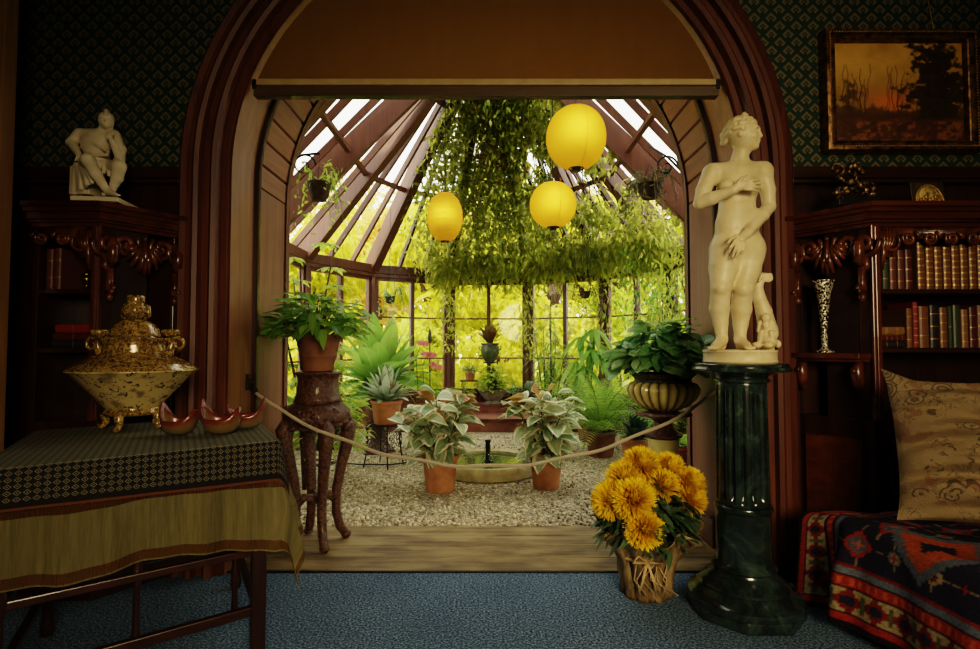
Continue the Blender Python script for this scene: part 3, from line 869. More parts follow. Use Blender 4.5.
up = [(.030, .165, 0, 2), (.030, .172, 4, 2), (.034, .185, 1, 3), (.033, .186, 1, 3), (.035, .188, 0, 3)]
x = 1.838
ordw = ['first', 'second', 'third', 'fourth', 'fifth', 'sixth', 'seventh', 'eighth', 'ninth', 'tenth', 'eleventh', 'twelfth']
for i, (w_, h_, mi, bd) in enumerate(up):
    book('dark red leather book on the upper shelf, %s along from the carved pilaster' % ordw[i] if mi != 4 else 'slim dark green book second along from the carved pilaster, upper shelf', x + w_ / 2, YB, 1.4125, w_, h_, .16, mi, bd); x += w_ + .0035
x += .014
for i in range(12):
    w_ = .037; h_ = (.222, .208, .2, .214, .206, .21)[i % 6]
    book('gilt banded brown book, %s of the matching tall set on the upper shelf' % ordw[i], x + w_ / 2, YB - .006, 1.4125, w_, h_, .17, 2, 7, zig=True); x += w_ + .0035
zz = 1.1375
for i, (w_, h_, mi, bd, lab) in enumerate([(.030, .118, 3, 2, 'black book at the bottom of the small flat stack on the lower shelf'),
                                           (.026, .128, 0, 5, 'oxblood book in the middle of the small flat stack on the lower shelf'),
                                           (.040, .122, 6, 2, 'thick tan book with gilt spine topping the flat stack on the lower shelf')]):
    book(lab, 1.905, YB, zz, w_, h_, .15, mi, bd, lie=True, zig=(mi == 6)); zz += w_ + .001
x = 1.978
for i, (w_, h_, mi, bd, lab) in enumerate([(.028, .185, 2, 3, 'narrow brown book beside the flat stack on the lower shelf'), (.024, .215, 5, 6, 'tallest book of the lower shelf, red and cream spine'),
        (.047, .195, 2, 2, 'thick brown book with two gilt bands, lower shelf'), (.045, .2, 3, 3, 'thick black book with gilt lettering bands, lower shelf'),
        (.036, .19, 2, 4, 'brown book with four gilt bands, lower shelf'), (.020, .195, 4, 1, 'thin green book on the lower shelf'),
        (.036, .2, 4, 0, 'plain dark green book without gilding on the lower shelf'), (.034, .18, 6, 4, 'short tan book after the green ones, lower shelf'),
        (.036, .19, 0, 3, 'oxblood book, lower shelf, after the short tan one'), (.04, .2, 2, 3, 'broad brown book near the end of the lower shelf')]):
    book(lab, x + w_ / 2, YB, 1.1375, w_, h_, .16, mi, bd, pale=(mi == 5)); x += w_ + .003
for i, (xx, w_, h_, mi, lab) in enumerate([(-2.058, .034, .19, 1, 'tall dusky red book in the dark bookcase beside the oak door edge'), (-2.020, .034, .195, 1, 'tall dusky red book next to the one by the oak door edge'),
                                   ]):
    book(lab, xx, YB, 1.4125, w_, h_, .16, mi, 2, group='books in the dark bookcase')
zz = 1.1375
for i, (w_, h_, mi, lab) in enumerate([(.034, .2, 3, 'black book under the red ones in the dark bookcase'), (.034, .19, 0, 'oxblood book in the middle of the pile in the dark bookcase'), (.04, .17, 5, 'bright red book on top of the pile in the dark bookcase')]):
    book(lab, -1.935, YB, zz, w_, h_, .16, mi, 1, lie=True, group='books in the dark bookcase'); zz += w_ + .001
sm = thing('brass_cup', 'small brass cup on the upper shelf of the dark bookcase', 'cup', (-1.93, 2.60, 1.4125))
MB().lathe([(.018, 0), (.02, .004), (.006, .012), (.006, .03), (.02, .045), (.024, .07), (.022, .07), (.016, .045)], 20).build('bowl', BRASS, sm, smooth=True)
MB().lathe([(.0, .076), (.024, .074), (.012, .085), (.004, .096), (.0, .098)], 16).build('lid', BRASS, sm, smooth=True)

# ------------------------------------------------------------------ glass trumpet vase in the niche, ornaments on the bookcase top
CRYSTAL = N('silvered_glass'); _n = CRYSTAL.noise(CRYSTAL.coord((1, 1, 1)), 95, 3)
_c = CRYSTAL.ramp(_n, [(.46, (.02, .015, .01)), (.54, (.80, .74, .55))])
CRYSTAL = CRYSTAL.done(CRYSTAL.pbsdf(_c, .12, .45, CRYSTAL.bump(_n, .8, .006), .6))
vz = thing('trumpet_vase', 'tall narrow silvered glass trumpet vase on the carved niche shelf', 'vase', tuple((bA + bu * (bW * .47) + bn * .045).xy) + (1.113,))
MB().lathe([(.038, 0), (.04, .006), (.022, .014), (.012, .03), (.0145, .07), (.012, .10), (.018, .16), (.022, .22), (.03, .28), (.041, .33), (.044, .345), (.04, .345), (.028, .30), (.02, .24)], 28,
           mod=lambda a, z: 1 + .05 * math.sin(a * 8 + z * 60)).build('body', CRYSTAL, vz, smooth=True)
MB().lathe([(.036, .337), (.046, .345), (.05, .352), (.044, .352), (.036, .345)], 28, mod=lambda a, z: 1 + .07 * math.sin(a * 7)).build('rim', CRYSTAL, vz, smooth=True)

orn = thing('gilt_ornament', 'dark ornament of gilded leaves and flowers on the bookcase top under the painting', 'ornament', (1.765, 2.545, 1.805))
ob = MB(); ob.box((0, 0, .012), (.17, .07, .024)); ob.box((0, 0, .03), (.14, .055, .014)); ob.build('base', IRON, orn, bevel=.003)
of = MB()
for k in range(16):
    a = k * 2.4; rr_ = .02 + .05 * ((k * 37) % 10) / 10
    of.ball((math.cos(a) * rr_ * 1.3, math.sin(a) * rr_ * .5, .055 + .012 * (k % 4)), (.016, .012, .012), 7, 5)
of.build('flower_cluster', m_noise('dull_gilt', (.03, .015, .008), (.5, .34, .12), 70, .4, .6, .5, lo=.45, hi=.6), orn, smooth=True)
sc_ = MB()
sc_.tube([(-.075, 0, .03), (-.05, -.01, .07), (-.01, -.01, .075), (.03, -.01, .09), (.07, -.005, .085)], [.006, .010, .011, .010, .005], 8)
p, r = spiral(Vector((-.072, 0, .15)), Vector((1, 0, 0)), Vector((0, 0, 1)), Vector((0, -1, 0)), .03, .006, 1.2, -PI / 2, .007, .004); sc_.tube(p, r, 7)
sc_.tube([(-.03, 0, .08), (-.05, 0, .11), (-.072, 0, .12)], [.007, .007, .006], 7)
for k in range(9):
    a = k * .7; sc_.ball((.0 + .022 * math.cos(a), .012 * math.sin(a), .15 + .012 * math.sin(a * 2)), (.013, .01, .014), 7, 5)
sc_.tube([(0, 0, .06), (.0, 0, .11), (0, 0, .15)], [.012, .008, .012], 8)
sc_.build('scroll_stem', m_noise('dark_gilt', (.02, .01, .006), (.35, .22, .07), 60, .4, .6, .5, lo=.45, hi=.62), orn, smooth=True)

orn.scale = (1.3, 1.2, 1.22)
fan = thing('arched_plaque', 'small framed plaque with a golden arched relief on the bookcase top', 'plaque', (2.085, 2.52, 1.805))
f = MB(); f.box((0, 0, .048), (.15, .012, .096)); f.build('backboard', m_noise('black_lacquer', (.02, .016, .01), (.06, .045, .02), 20, .4), fan, bevel=.002, rot=(math.radians(-8), 0, 0))
f = MB(); ring = [(.058 * math.cos(PI * i / 20), -.012 - .002, .01 + .068 * math.sin(PI * i / 20)) for i in range(21)]
f.raw([(0, -.009, .01)] + [(p[0], -.009, p[2]) for p in ring], [(0, i + 1, i + 2) for i in range(20)])
f.build('arched_panel', m_noise('gold_relief', (.16, .10, .02), (.72, .55, .18), 60, .45, .5, .9, lo=.4, hi=.6), fan, rot=(math.radians(-8), 0, 0))
f = MB(); f.tube([(p[0] * 1.06, -.010, p[2] * 1.03) for p in ring], .005, 8)
for k in range(7): f.ball((-.04 + .0135 * k, -.012, .018 + .007 * (k % 3)), (.009, .005, .01), 7, 5)
f.build('arched_frame', GILT, fan, smooth=True, rot=(math.radians(-8), 0, 0))

fan.scale = (1.05, 1.0, 1.2)
# ------------------------------------------------------------------ painting
pic = thing('landscape_painting', 'gilt framed oil painting of a wooded sunset landscape hanging over the bookcase', 'painting', (2.145, 2.752, 2.465))
PWd, PH = .80, .645
fr = MB()
def frame_ring(mb, w, h, prof):
    rows = []
    for (inset, y) in prof:
        x_, z_ = w / 2 - inset, h / 2 - inset
        rows.append([(-x_, y, -z_), (x_, y, -z_), (x_, y, z_), (-x_, y, z_), (-x_, y, -z_)])
    mb.grid(rows)
frame_ring(fr, PWd, PH, [(0, .03), (0, -.01), (.008, -.028), (.02, -.034), (.028, -.02), (.038, -.012), (.046, -.012), (.052, -.02), (.058, -.016), (.062, .0), (.062, .02)])
pf = fr.build('frame', m_noise('dark_gilt_frame', (.045, .018, .006), (.25, .13, .035), 30, .32, .55, .3), pic, smooth='auto')
bd = MB()
for i in range(52):
    xx = -PWd / 2 + .03 + (PWd - .06) * i / 51
    for z_ in (-PH / 2 + .024, PH / 2 - .024): bd.ball((xx, -.03, z_), (.006, .006, .006), 6, 4)
for i in range(40):
    z_ = -PH / 2 + .03 + (PH - .06) * i / 39
    for xx in (-PWd / 2 + .024, PWd / 2 - .024): bd.ball((xx, -.03, z_), (.006, .006, .006), 6, 4)
bd.build('frame_beading', GILT, pf, smooth=True)
nx_, nz_ = 240, 180
gx, gz = np.meshgrid(np.linspace(0, 1, nx_), np.linspace(0, 1, nz_))
def fbm(x, y, seed, oct=5, f0=4):
    g = np.random.default_rng(seed); out = np.zeros_like(x); a = .5; f = f0
    for o in range(oct):
        T = g.random((64, 64)); xi = (x * f) % 63; yi = (y * f) % 63
        x0 = xi.astype(int); y0 = yi.astype(int); fx = xi - x0; fy = yi - y0; fx = fx * fx * (3 - 2 * fx); fy = fy * fy * (3 - 2 * fy)
        out += a * ((T[y0, x0] * (1 - fx) + T[y0, x0 + 1] * fx) * (1 - fy) + (T[y0 + 1, x0] * (1 - fx) + T[y0 + 1, x0 + 1] * fx) * fy)
        a *= .5; f *= 2
    return out
n1 = fbm(gx, gz * .8, 3, 5, 5); n2 = fbm(gx, gz, 5, 6, 14); n3 = fbm(gx, gz, 41, 6, 26)
sm_ = lambda a, lo, hi: np.clip((a - lo) / (hi - lo), 0, 1) ** 2 * (3 - 2 * np.clip((a - lo) / (hi - lo), 0, 1))
lerp_ = lambda a, b, t: a + (b - a) * t[..., None]
img = np.stack([.24 + .30 * n1, .13 + .20 * n1, .02 + .05 * n1], -1) * (.65 + .5 * sm_(gz, .35, .95))[..., None]
glow = np.exp(-((gx - .44) / .16) ** 2 - ((gz - .40) / .11) ** 2)
img = lerp_(img, np.array([.52, .13, .02]), glow * .75)
gnd = np.stack([.035 + .16 * n3 ** 2, .016 + .055 * n3 ** 2, .006 + .012 * n3], -1)
img = lerp_(gnd, img, sm_(gz + .06 * (n2 - .5), .24, .33))
far = sm_(.30 + .16 * fbm(gx, gx * 0 + .3, 9, 4, 9) + .10 * (n3 - .5) - gz, 0, .05) * sm_(gz, .2, .25); img = lerp_(img, np.array([.05, .022, .008]), far * .85)
mass = .98 - np.abs(gx - .80) * 1.5 - np.abs(gz - .55) * .55 + .55 * (n2 - .5) + .5 * (n3 - .5)
img = lerp_(img, np.stack([.010 + .03 * n3, .006 + .016 * n3, .003 + .004 * n3], -1), sm_(mass, .50, .68) * sm_(gz, .2, .24))
small = .60 - np.abs(gx - .12) * 2.4 - np.abs(gz - .42) * 1.5 + .8 * (n3 - .5)
img = lerp_(img, np.array([.045, .02, .006]), sm_(small, .32, .5) * .85)
g = np.random.default_rng(4)
for _ in range(34):
    x0 = g.choice([g.uniform(.03, .25), g.uniform(.40, .66)]); h0 = g.uniform(.45, .80); sl = g.normal(0, .09); wv = .006 * np.sin(gz * 30 + x0 * 50)
    m = np.exp(-((gx - x0 - sl * (gz - .3) - wv) / .0035) ** 2) * (gz > .26) * (gz < h0); img = lerp_(img, np.array([.05, .024, .008]), m * .7)
spk = (n3 > .56) & (gz < .2); img[spk] += np.array([.10, .045, .012]) * g.random((spk.sum(), 1))
img = np.clip(img * np.array([1.75, 1.7, 1.6]), 0, 1)
cx_, cz_ = PWd - .122, PH - .122
V = np.stack([(gx - .5) * cx_, np.full_like(gx, .012), (gz - .5) * cz_], -1).reshape(-1, 3)
I = np.arange(nx_ * nz_).reshape(nz_, nx_)
F = np.stack([I[:-1, :-1], I[:-1, 1:], I[1:, 1:], I[1:, :-1]], -1).reshape(-1, 4)
OIL = N('oil_paint'); _a = OIL.n('Attribute', attribute_name='Col').outputs[0]
_n = OIL.noise(OIL.coord((1, 1, 1)), 160, 3)
OIL = OIL.done(OIL.pbsdf(OIL.mix(OIL.math('MULTIPLY', _n, .35), _a, (.02, .01, .003)), .42, 0, OIL.bump(_n, .3, .002)))
link('canvas', np_mesh('canvas', V, F, None, None, np.clip(img.reshape(-1, 3), 0, 1)), OIL, pic)
MB().tube([(.19, .0, PH / 2 - .02), (.16, .015, PH / 2 + .25), (.12, .018, PH / 2 + .60)], .0018, 6).build('hanging_wire', BRASS, pic)

# ------------------------------------------------------------------ roller shade across the arch
rs = thing('roller_shade', 'tan roller shade pulled down across the top of the arch', 'shade', (0, 2.77, 2.525))
f = MB(); rows = []
for i in range(30):
    z = .0 + (SPR + 1.28 - 2.525 - .02) * i / 29
    hw = math.sqrt(max(.0004, 1.30 ** 2 - (2.525 + z - SPR) ** 2)) - .012
    rows.append([(hw * (2 * j / 24 - 1), .004 * math.sin(j * .9 + i * .13), z) for j in range(25)])
f.grid(rows).build('shade_fabric', SHADE, rs, smooth=True)
MB().box((0, -.004, -.006), (2.40, .02, .034)).build('hem_bar', CREAM_BAR, rs, bevel=.006)
b = MB().box((0, .012, -.055), (2.42, .05, .052)).box((0, .0, -.032), (2.42, .02, .012)); b.build('rail', m_wood('shade_rail', (.10, .06, .025), (.17, .105, .045), 'x', .45), rs, bevel=.004)
for sx in (-1, 1): MB().box((sx * 1.205, -.002, -.02), (.02, .03, .05)).build('end_bracket', IRON, rs, bevel=.003)

# ------------------------------------------------------------------ rope across the passage
rp = thing('barrier_rope', 'thin grey rope sagging across the arch between two iron hooks', 'rope', (0, 2.94, 0))
p0, p1 = Vector((-1.25, 0, .89)), Vector((1.25, 0, .90)); pts_ = []
for i in range(60):
    t = i / 59; p = p0.lerp(p1, t); p.z -= .40 * (1 - (2 * t - 1) ** 2) ** .92; p.z += .006 * math.sin(t * 40); pts_.append(p)
rm = N('rope_fibre'); _w = rm.n('TexWave', {'Vector': rm.coord((1, 1, 1), 'Object', (0, .6, 0)), 'Scale': 60, 'Distortion': .5})
ROPE = rm.done(rm.pbsdf(rm.mix(_w.outputs[1], (.26, .20, .13), (.60, .52, .38)), .8, 0, rm.bump(_w.outputs[1], .5, .003)))
MB().tube(pts_, .0095, 8).build('rope', ROPE, rp, smooth=True)
for sx, p in ((-1, p0), (1, p1)):
    hp = MB().box((sx * 1.293, 0, p.z + .06), (.012, .03, .085)).build('hook_plate', IRON, rp, bevel=.002)
    ch = MB()
    for k in range(4):
        c = Vector((sx * 1.283, 0, p.z + .055)).lerp(p, k / 3)
        ring = [(c.x + (.006 if k % 2 else .014) * math.cos(a), c.y + (.012 if k % 2 else .003) * math.cos(a), c.z + .019 * math.sin(a)) for a in np.linspace(0, 2 * PI, 13)]
        ch.tube(ring, .0032, 6, cap=False)
    ch.build('chain', IRON, hp, smooth=True)

# ------------------------------------------------------------------ table with two cloths
TA, TB_, TD = Vector((-.775, 1.995, 0)), Vector((-1.175, 2.68, 0)), Vector((-1.80, 2.20, 0)); TC = TA + (TD - TB_)
TZ = .792
tb = thing('side_table', 'dark wooden table with turned stretchers under the fringed cloth', 'table', (0, 0, 0))
ins = lambda q, f=.93: q + ((TA + TB_ + TC + TD) / 4 - q) * (1 - f)
MB().prism([tuple(ins(q, .985).xy) for q in (TA, TB_, TD, TC)], TZ - .03, TZ - .003).build('table_top', WOOD_DARK_X, tb, bevel=.004)
ang = math.atan2((TB_ - TA).y, (TB_ - TA).x)
legs = {'a': ins(TA, .90), 'b': ins(TB_, .88), 'c': ins(TC, .90), 'd': ins(TD, .88), 'm': ins(TA.lerp(TC, .53), .84), 'n': ins(TA.lerp(TB_, .58), .80)}
for k, q in legs.items():
    w_ = .05 if k in 'abcd' else .032
    if k == 'a':
        MB().box((q.x, q.y, (TZ - .03) / 2), (w_, w_, TZ - .03), rz=ang).build('leg', WOOD_DARK, tb, bevel=.004)
    else:
        L_ = MB(); r_ = w_ / 2
        L_.lathe([(r_ * .8, 0), (r_, .02), (r_ * .8, .06), (r_ * .7, .12), (r_, .14), (r_, .2), (r_ * .75, .22), (r_ * .6, .35), (r_ * 1.05, .42), (r_ * .7, .45), (r_ * .85, .6), (r_, .64), (r_, TZ - .03)], 14, (q.x, q.y, 0))
        L_.build('leg', WOOD_DARK, tb, smooth='auto')
for a, b in (('a', 'c'), ('a', 'b'), ('c', 'd'), ('b', 'd')):
    s = MB(); s.beam(legs[a] + Vector((0, 0, .19)), legs[b] + Vector((0, 0, .19)), .026, .034); s.build('stretcher', WOOD_DARK_X, tb, bevel=.004)
    s = MB(); s.beam(legs[a] + Vector((0, 0, .40)), legs[b] + Vector((0, 0, .40)), .022, .026); s.build('stretcher', WOOD_DARK_X, tb, bevel=.004)
    s = MB(); s.beam(legs[a] + Vector((0, 0, TZ - .075)), legs[b] + Vector((0, 0, TZ - .075)), .02, .085); s.build('apron', WOOD_DARK_X, tb, bevel=.003)

def drape(quad, z, drops, res=.012, rad=.02, flare=.12, ripple=.012, kf=26, seed=0, hem=None):
    """cloth over a four-cornered top (corners in order); drops: lengths hanging on the sides 0-1, 1-2, 2-3, 3-0"""
    q = [Vector(c) for c in quad]
    Lu = (q[1] - q[0]).length; Lv = (q[3] - q[0]).length
    us = np.concatenate([-np.linspace(drops[3], 0, max(2, int(drops[3] / res) + 1))[:-1] if drops[3] > 0 else [], np.linspace(0, Lu, int(Lu / res) + 1), Lu + np.linspace(0, drops[1], max(2, int(drops[1] / res) + 1))[1:] if drops[1] > 0 else []])
    vs = np.concatenate([-np.linspace(drops[0], 0, max(2, int(drops[0] / res) + 1))[:-1] if drops[0] > 0 else [], np.linspace(0, Lv, int(Lv / res) + 1), Lv + np.linspace(0, drops[2], max(2, int(drops[2] / res) + 1))[1:] if drops[2] > 0 else []])
    U, Vv = np.meshgrid(us, vs, indexing='ij')
    cu, cv = np.clip(U, 0, Lu), np.clip(Vv, 0, Lv); ou, ov = U - cu, Vv - cv
    s_, t_ = (cu / Lu)[..., None], (cv / Lv)[..., None]
    Q = [np.array(c) for c in q]
    base = Q[0] * (1 - s_) * (1 - t_) + Q[1] * s_ * (1 - t_) + Q[2] * s_ * t_ + Q[3] * (1 - s_) * t_
    eu = nrm(Q[1] - Q[0]); ev = nrm(Q[3] - Q[0])
    dist = np.hypot(ou, ov); od = (ou[..., None] * eu + ov[..., None] * ev); od = od / np.maximum(np.linalg.norm(od, axis=-1, keepdims=True), 1e-9)
    arc = rad * PI / 2
    th = np.minimum(dist / rad, PI / 2); hang = np.maximum(dist - arc, 0)
    out = rad * np.sin(th); down = rad * (1 - np.cos(th)) + hang
    per = (cu + cv * 1.0) * kf + np.arctan2(ov, ou) * 3.2 + seed
    rp_ = ripple * (np.sin(per) + .5 * np.sin(per * 2.3 + 1)) * np.minimum(1, hang / .22)
    out = out + hang * flare + rp_
    P = base + od * out[..., None]
    P[..., 2] = z - down
    n = P.shape
    I = np.arange(n[0] * n[1]).reshape(n[:2])
    F = np.stack([I[:-1, :-1], I[:-1, 1:], I[1:, 1:], I[1:, :-1]], -1).reshape(-1, 4)
    uv = np.stack([U, Vv], -1).reshape(-1, 2)
    return P.reshape(-1, 3), F, uv, (Lu, Lv), dist.reshape(-1), (ou.reshape(-1), ov.reshape(-1))

SHEER = N('sheer_ochre_cloth'); _uv = SHEER.n('TexCoord').outputs['UV']; _d = SHEER.n('Attribute', attribute_name='drop').outputs['Fac']
_st = SHEER.n('TexNoise', {'Vector': SHEER.n('Mapping', {'Vector': _uv, 'Scale': (170, 14, 1)}).outputs[0], 'Scale': 1.0, 'Detail': 3}).outputs[0]
_c = SHEER.mix(SHEER.n('TexNoise', {'Vector': SHEER.n('Mapping', {'Vector': _uv, 'Scale': (60, 3, 1)}).outputs[0], 'Scale': 1.0, 'Detail': 4, 'Roughness': .7}).outputs[0], (.14, .12, .045), (.50, .44, .21))
_c = SHEER.mix(SHEER.math('MULTIPLY', SHEER.math('GREATER_THAN', _d, .90), SHEER.math('LESS_THAN', _d, .985)), _c, (.19, .10, .03))
_c = SHEER.mix(SHEER.math('LESS_THAN', _d, .435), _c, (.15, .07, .02))
_p = SHEER.pbsdf(_c, .85, 0, SHEER.bump(_st, .15, .002), .15)
_t = SHEER.n('BsdfTranslucent', {'Color': _c}); _x = SHEER.n('MixShader', {0: .5, 1: _p.outputs[0], 2: _t.outputs[0]})
_tr = SHEER.n('BsdfTransparent'); SHEER = SHEER.done(SHEER.n('MixShader', {0: SHEER.math('MULTIPLY', _st, .42), 1: _x.outputs[0], 2: _tr.outputs[0]}))
quad = [TC, TA, TB_, TD]
V, F, uv, LL, dist, (ou, ov) = drape(quad, TZ + .004, (.37, .37, .12, .34), .0125, .02, .12, .016, 22, 1.0)
# hem climbs a little towards the far end of the front
fr_ = np.clip(uv[:, 0] / LL[0], 0, 1)
_e = np.array((TA - TC).normalized()); _hg = np.clip(TZ - V[:, 2], 0, 1) * (ou > 0)
V += _e[None] * (_hg * (.10 + .05 * np.sin(uv[:, 1] * 24)))[:, None]
V[:, 2] = TZ + .004 - (TZ + .004 - V[:, 2]) * (.86 + .14 * fr_ + .05 * np.sin(fr_ * 7.5))
mx_ = np.maximum(np.where(np.abs(ou) > 0, np.abs(ou) / .37, 0), np.where(np.abs(ov) > 0, np.abs(ov) / .37, 0))
tc = link('tablecloth', np_mesh('tablecloth', V, F, uv, {'drop': np.clip(mx_, 0, 1)}), SHEER, smooth=True)
tag(tc, 'sheer ochre cloth with brown hem hanging over the dark table', 'tablecloth')

RUN = N('woven_diamond_cloth'); _uv = RUN.n('TexCoord').outputs['UV']; _s = RUN.n('SeparateXYZ', {0: _uv}); _d = RUN.n('Attribute', attribute_name='drop').outputs['Fac']
k = 46.0
_u = RUN.math('FRACT', RUN.math('MULTIPLY', _s.outputs[0], k)); _v = RUN.math('FRACT', RUN.math('MULTIPLY', _s.outputs[1], k))
_a = RUN.math('ADD', RUN.math('ABSOLUTE', RUN.math('SUBTRACT', _u, .5)), RUN.math('ABSOLUTE', RUN.math('SUBTRACT', _v, .5)))
_ring = RUN.math('MULTIPLY', RUN.math('GREATER_THAN', _a, .30), RUN.math('LESS_THAN', _a, .44)); _dot = RUN.math('LESS_THAN', _a, .12)
_m = RUN.math('MAXIMUM', _ring, _dot); _nz = RUN.noise(RUN.coord((1, 1, 1)), 220, 3)
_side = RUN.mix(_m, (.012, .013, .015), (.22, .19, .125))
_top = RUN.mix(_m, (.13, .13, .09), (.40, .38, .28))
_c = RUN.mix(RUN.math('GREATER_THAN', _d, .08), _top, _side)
_c = RUN.mix(RUN.math('GREATER_THAN', _d, .82), _c, (.012, .008, .008)); _c = RUN.mix(RUN.math('GREATER_THAN', _d, .94), _c, (.14, .05, .02))
_c = RUN.mix(RUN.math('MULTIPLY', _nz, .5), _c, (.03, .03, .02))
RUN = RUN.done(RUN.pbsdf(_c, .9, 0, RUN.bump(RUN.math('ADD', _m, _nz), .35, .003), .15))
qc_ = sum(quad, Vector()) / 4; quad_r = [q + (q - qc_) * .022 for q in quad]
V, F, uv, LL, dist, (ou, ov) = drape(quad_r, TZ + .012, (.155, .155, .03, .155), .0125, .024, .17, .003, 20, 1.0)
fr_ = np.clip(uv[:, 0] / LL[0], 0, 1); V[:, 2] = TZ + .012 - (TZ + .012 - V[:, 2]) * (.80 + .20 * fr_)
mx_ = np.maximum(np.abs(ou), np.abs(ov)) / .155
tr_ = link('table_runner', np_mesh('table_runner', V, F, uv, {'drop': np.clip(mx_, 0, 1)}), RUN, smooth=True)
tag(tr_, 'dark woven cloth with rows of small diamonds lying over the ochre cloth', 'cloth')

# ------------------------------------------------------------------ gilded lidded urn
def m_porcelain(nm, ground, band, scale, lo=.48, hi=.55):
    m = N(nm); v = m.coord((1, 1, 1)); n1 = m.noise(v, scale, 5, .6, 1.2); n2 = m.noise(v, scale * .35, 2)
    col = m.ramp(n1, [(lo, ground), (hi, band)])
    col = m.mix(m.ramp(n2, [(.56, (0, 0, 0)), (.70, (.6, .6, .6))]), col, tuple(a * .4 for a in band))
    return m.done(m.pbsdf(col, .18, .15, m.bump(n1, .15, .003), .6, .6))
CREAMP = m_porcelain('cream_porcelain', (.56, .46, .22), (.50, .39, .17), 14, .4, .7)
ORNP = m_porcelain('dark_gilded_porcelain', (.085, .05, .018), (.52, .35, .10), 70, .42, .6)
BLUEP = m_porcelain('blue_flowered_porcelain', (.62, .50, .22), (.08, .065, .06), 40, .565, .61)
UX, UY = -1.462, 2.255
ur = thing('lidded_urn', 'wide gilded porcelain urn with domed lid, two handles and short feet', 'urn', (UX, UY, TZ + .013))
n64 = 64
MB().lathe([(.095, .082), (.11, .086), (.118, .095), (.15, .13), (.20, .183), (.253, .232), (.262, .238), (.262, .243), (.2, .2)], n64).build('body', BLUEP, ur, smooth='auto')
MB().lathe([(.262, .242), (.258, .25), (.21, .275), (.165, .297), (.138, .308), (.128, .316), (.126, .345), (.132, .352), (.136, .36), (.12, .36)], n64).build('shoulder', ORNP, ur, smooth='auto')
MB().lathe([(.080, .058), (.112, .06), (.122, .07), (.114, .078), (.112, .088), (.09, .088)], n64).build('foot_ring', ORNP, ur, smooth='auto')
MB().lathe([(.140, .36), (.146, .366), (.142, .374), (.115, .378), (.105, .385), (.098, .41), (.08, .432), (.055, .448), (.035, .452), (.02, .452)], 48).build('lid', ORNP, ur, smooth='auto')
fin_ = MB().lathe([(.025, .45), (.03, .456), (.05, .47), (.056, .488), (.05, .505), (.034, .516), (.036, .52), (.037, .548), (.034, .552), (.012, .552)], 40, mod=lambda a, z: 1 + (.09 * abs(math.sin(a * 8)) if .457 < z < .512 else 0)).build('finial', ORNP, ur, smooth=True)
for sx in (-1, 1):
    e = MB(); e.tube([(sx * .04, 0, .452), (sx * .062, 0, .47), (sx * .058, 0, .50), (sx * .042, 0, .515)], [.008, .012, .012, .008], 8)
    e.build('finial_ear', ORNP, fin_, smooth=True)
    h = MB()
    h.tube([(sx * .135, 0, .30), (sx * .165, 0, .315), (sx * .172, 0, .345), (sx * .165, 0, .38)], [.022, .02, .016, .014], 9)
    p, r = spiral(Vector((sx * .202, 0, .348)), Vector((-sx, 0, 0)), Vector((0, 0, 1)), Vector((0, -1, 0)), .032, .012, 1.1, 0, .009, .006); h.tube(p, r, 7)
    h.lathe([(.014, .378), (.03, .388), (.036, .40), (.034, .408), (.01, .41)], 18, (sx * .165, 0, 0), mod=lambda a, z: 1 + .12 * abs(math.sin(a * 5)))
    h.build('handle', ORNP, ur, smooth=True)
for a in (-PI / 2 + .14, -.12, PI + .10):
    u_ = Vector((math.cos(a), math.sin(a), 0))
    fmb = MB(); fmb.tube([u_ * .10 + Vector((0, 0, .075)), u_ * .125 + Vector((0, 0, .055)), u_ * .115 + Vector((0, 0, .028)), u_ * .13 + Vector((0, 0, .010)), u_ * .152 + Vector((0, 0, .014))], [.017, .02, .017, .012, .01], 9)
    fmb.build('foot', ORNP, ur, smooth=True)

ur.scale = (.90, .90, 1.0)
# ------------------------------------------------------------------ three petal-shaped bowls
def m_bowl():
    m = N('petal_bowl_glaze'); g = m.n('NewGeometry'); v = m.coord((1, 1, 1)); n1 = m.noise(v, 30, 3)
    s = m.n('SeparateXYZ', {0: v}); 
    a = m.n('Attribute', attribute_name='edge').outputs['Fac']
    col = m.ramp(m.math('ADD', a, m.math('MULTIPLY', m.math('SUBTRACT', n1, .5), .25)), [(.55, (.17, .13, .055)), (.80, (.17, .10, .04)), (.92, (.15, .028, .016))])
    return m.done(m.pbsdf(col, .3, 0, m.bump(n1, .1, .002), .5, .3))
BOWLM = m_bowl()
def petal_bowl(label, x, y, rz_, s):
    V = []; E = []; nu, nv = 28, 10
    for i in range(nv + 1):
        q = i / nv
        for j in range(nu):
            a = 2 * PI * j / nu
            tip = abs(math.cos(a)) ** 6
            R = (.064 + .012 * abs(math.cos(a)) ** 3) * math.sin(q * PI / 2 * .98) ** .8
            z = .058 * q ** 2.2 + tip * .075 * q ** 3 * (1.0 if math.cos(a) < 0 else .6)
            V.append((R * math.cos(a), R * .85 * math.sin(a), z + .002)); E.append(q)
    F = [(i * nu + j, i * nu + (j + 1) % nu, (i + 1) * nu + (j + 1) % nu, (i + 1) * nu + j) for i in range(nv) for j in range(nu)]
    me = np_mesh('petal_bowl', np.array(V) * s, np.array(F), None, {'edge': np.array(E)})
    o = link('petal_bowl', me, BOWLM, None, True, solid=.006)
    o.location = (x, y, TZ + .016); o.rotation_euler = (0, 0, rz_)
    tag(o, label, 'bowl', 'petal bowls on the table'); return o
petal_bowl('pointed red and cream petal bowl nearest the gilded urn', -1.175, 2.085, math.radians(-8), .92)
petal_bowl('pointed red and cream petal bowl between the two other petal bowls', -1.02, 2.10, math.radians(-4), 1.0)
petal_bowl('pointed red petal bowl at the back, mostly hidden behind the middle bowl', -.985, 2.235, math.radians(190), .95)

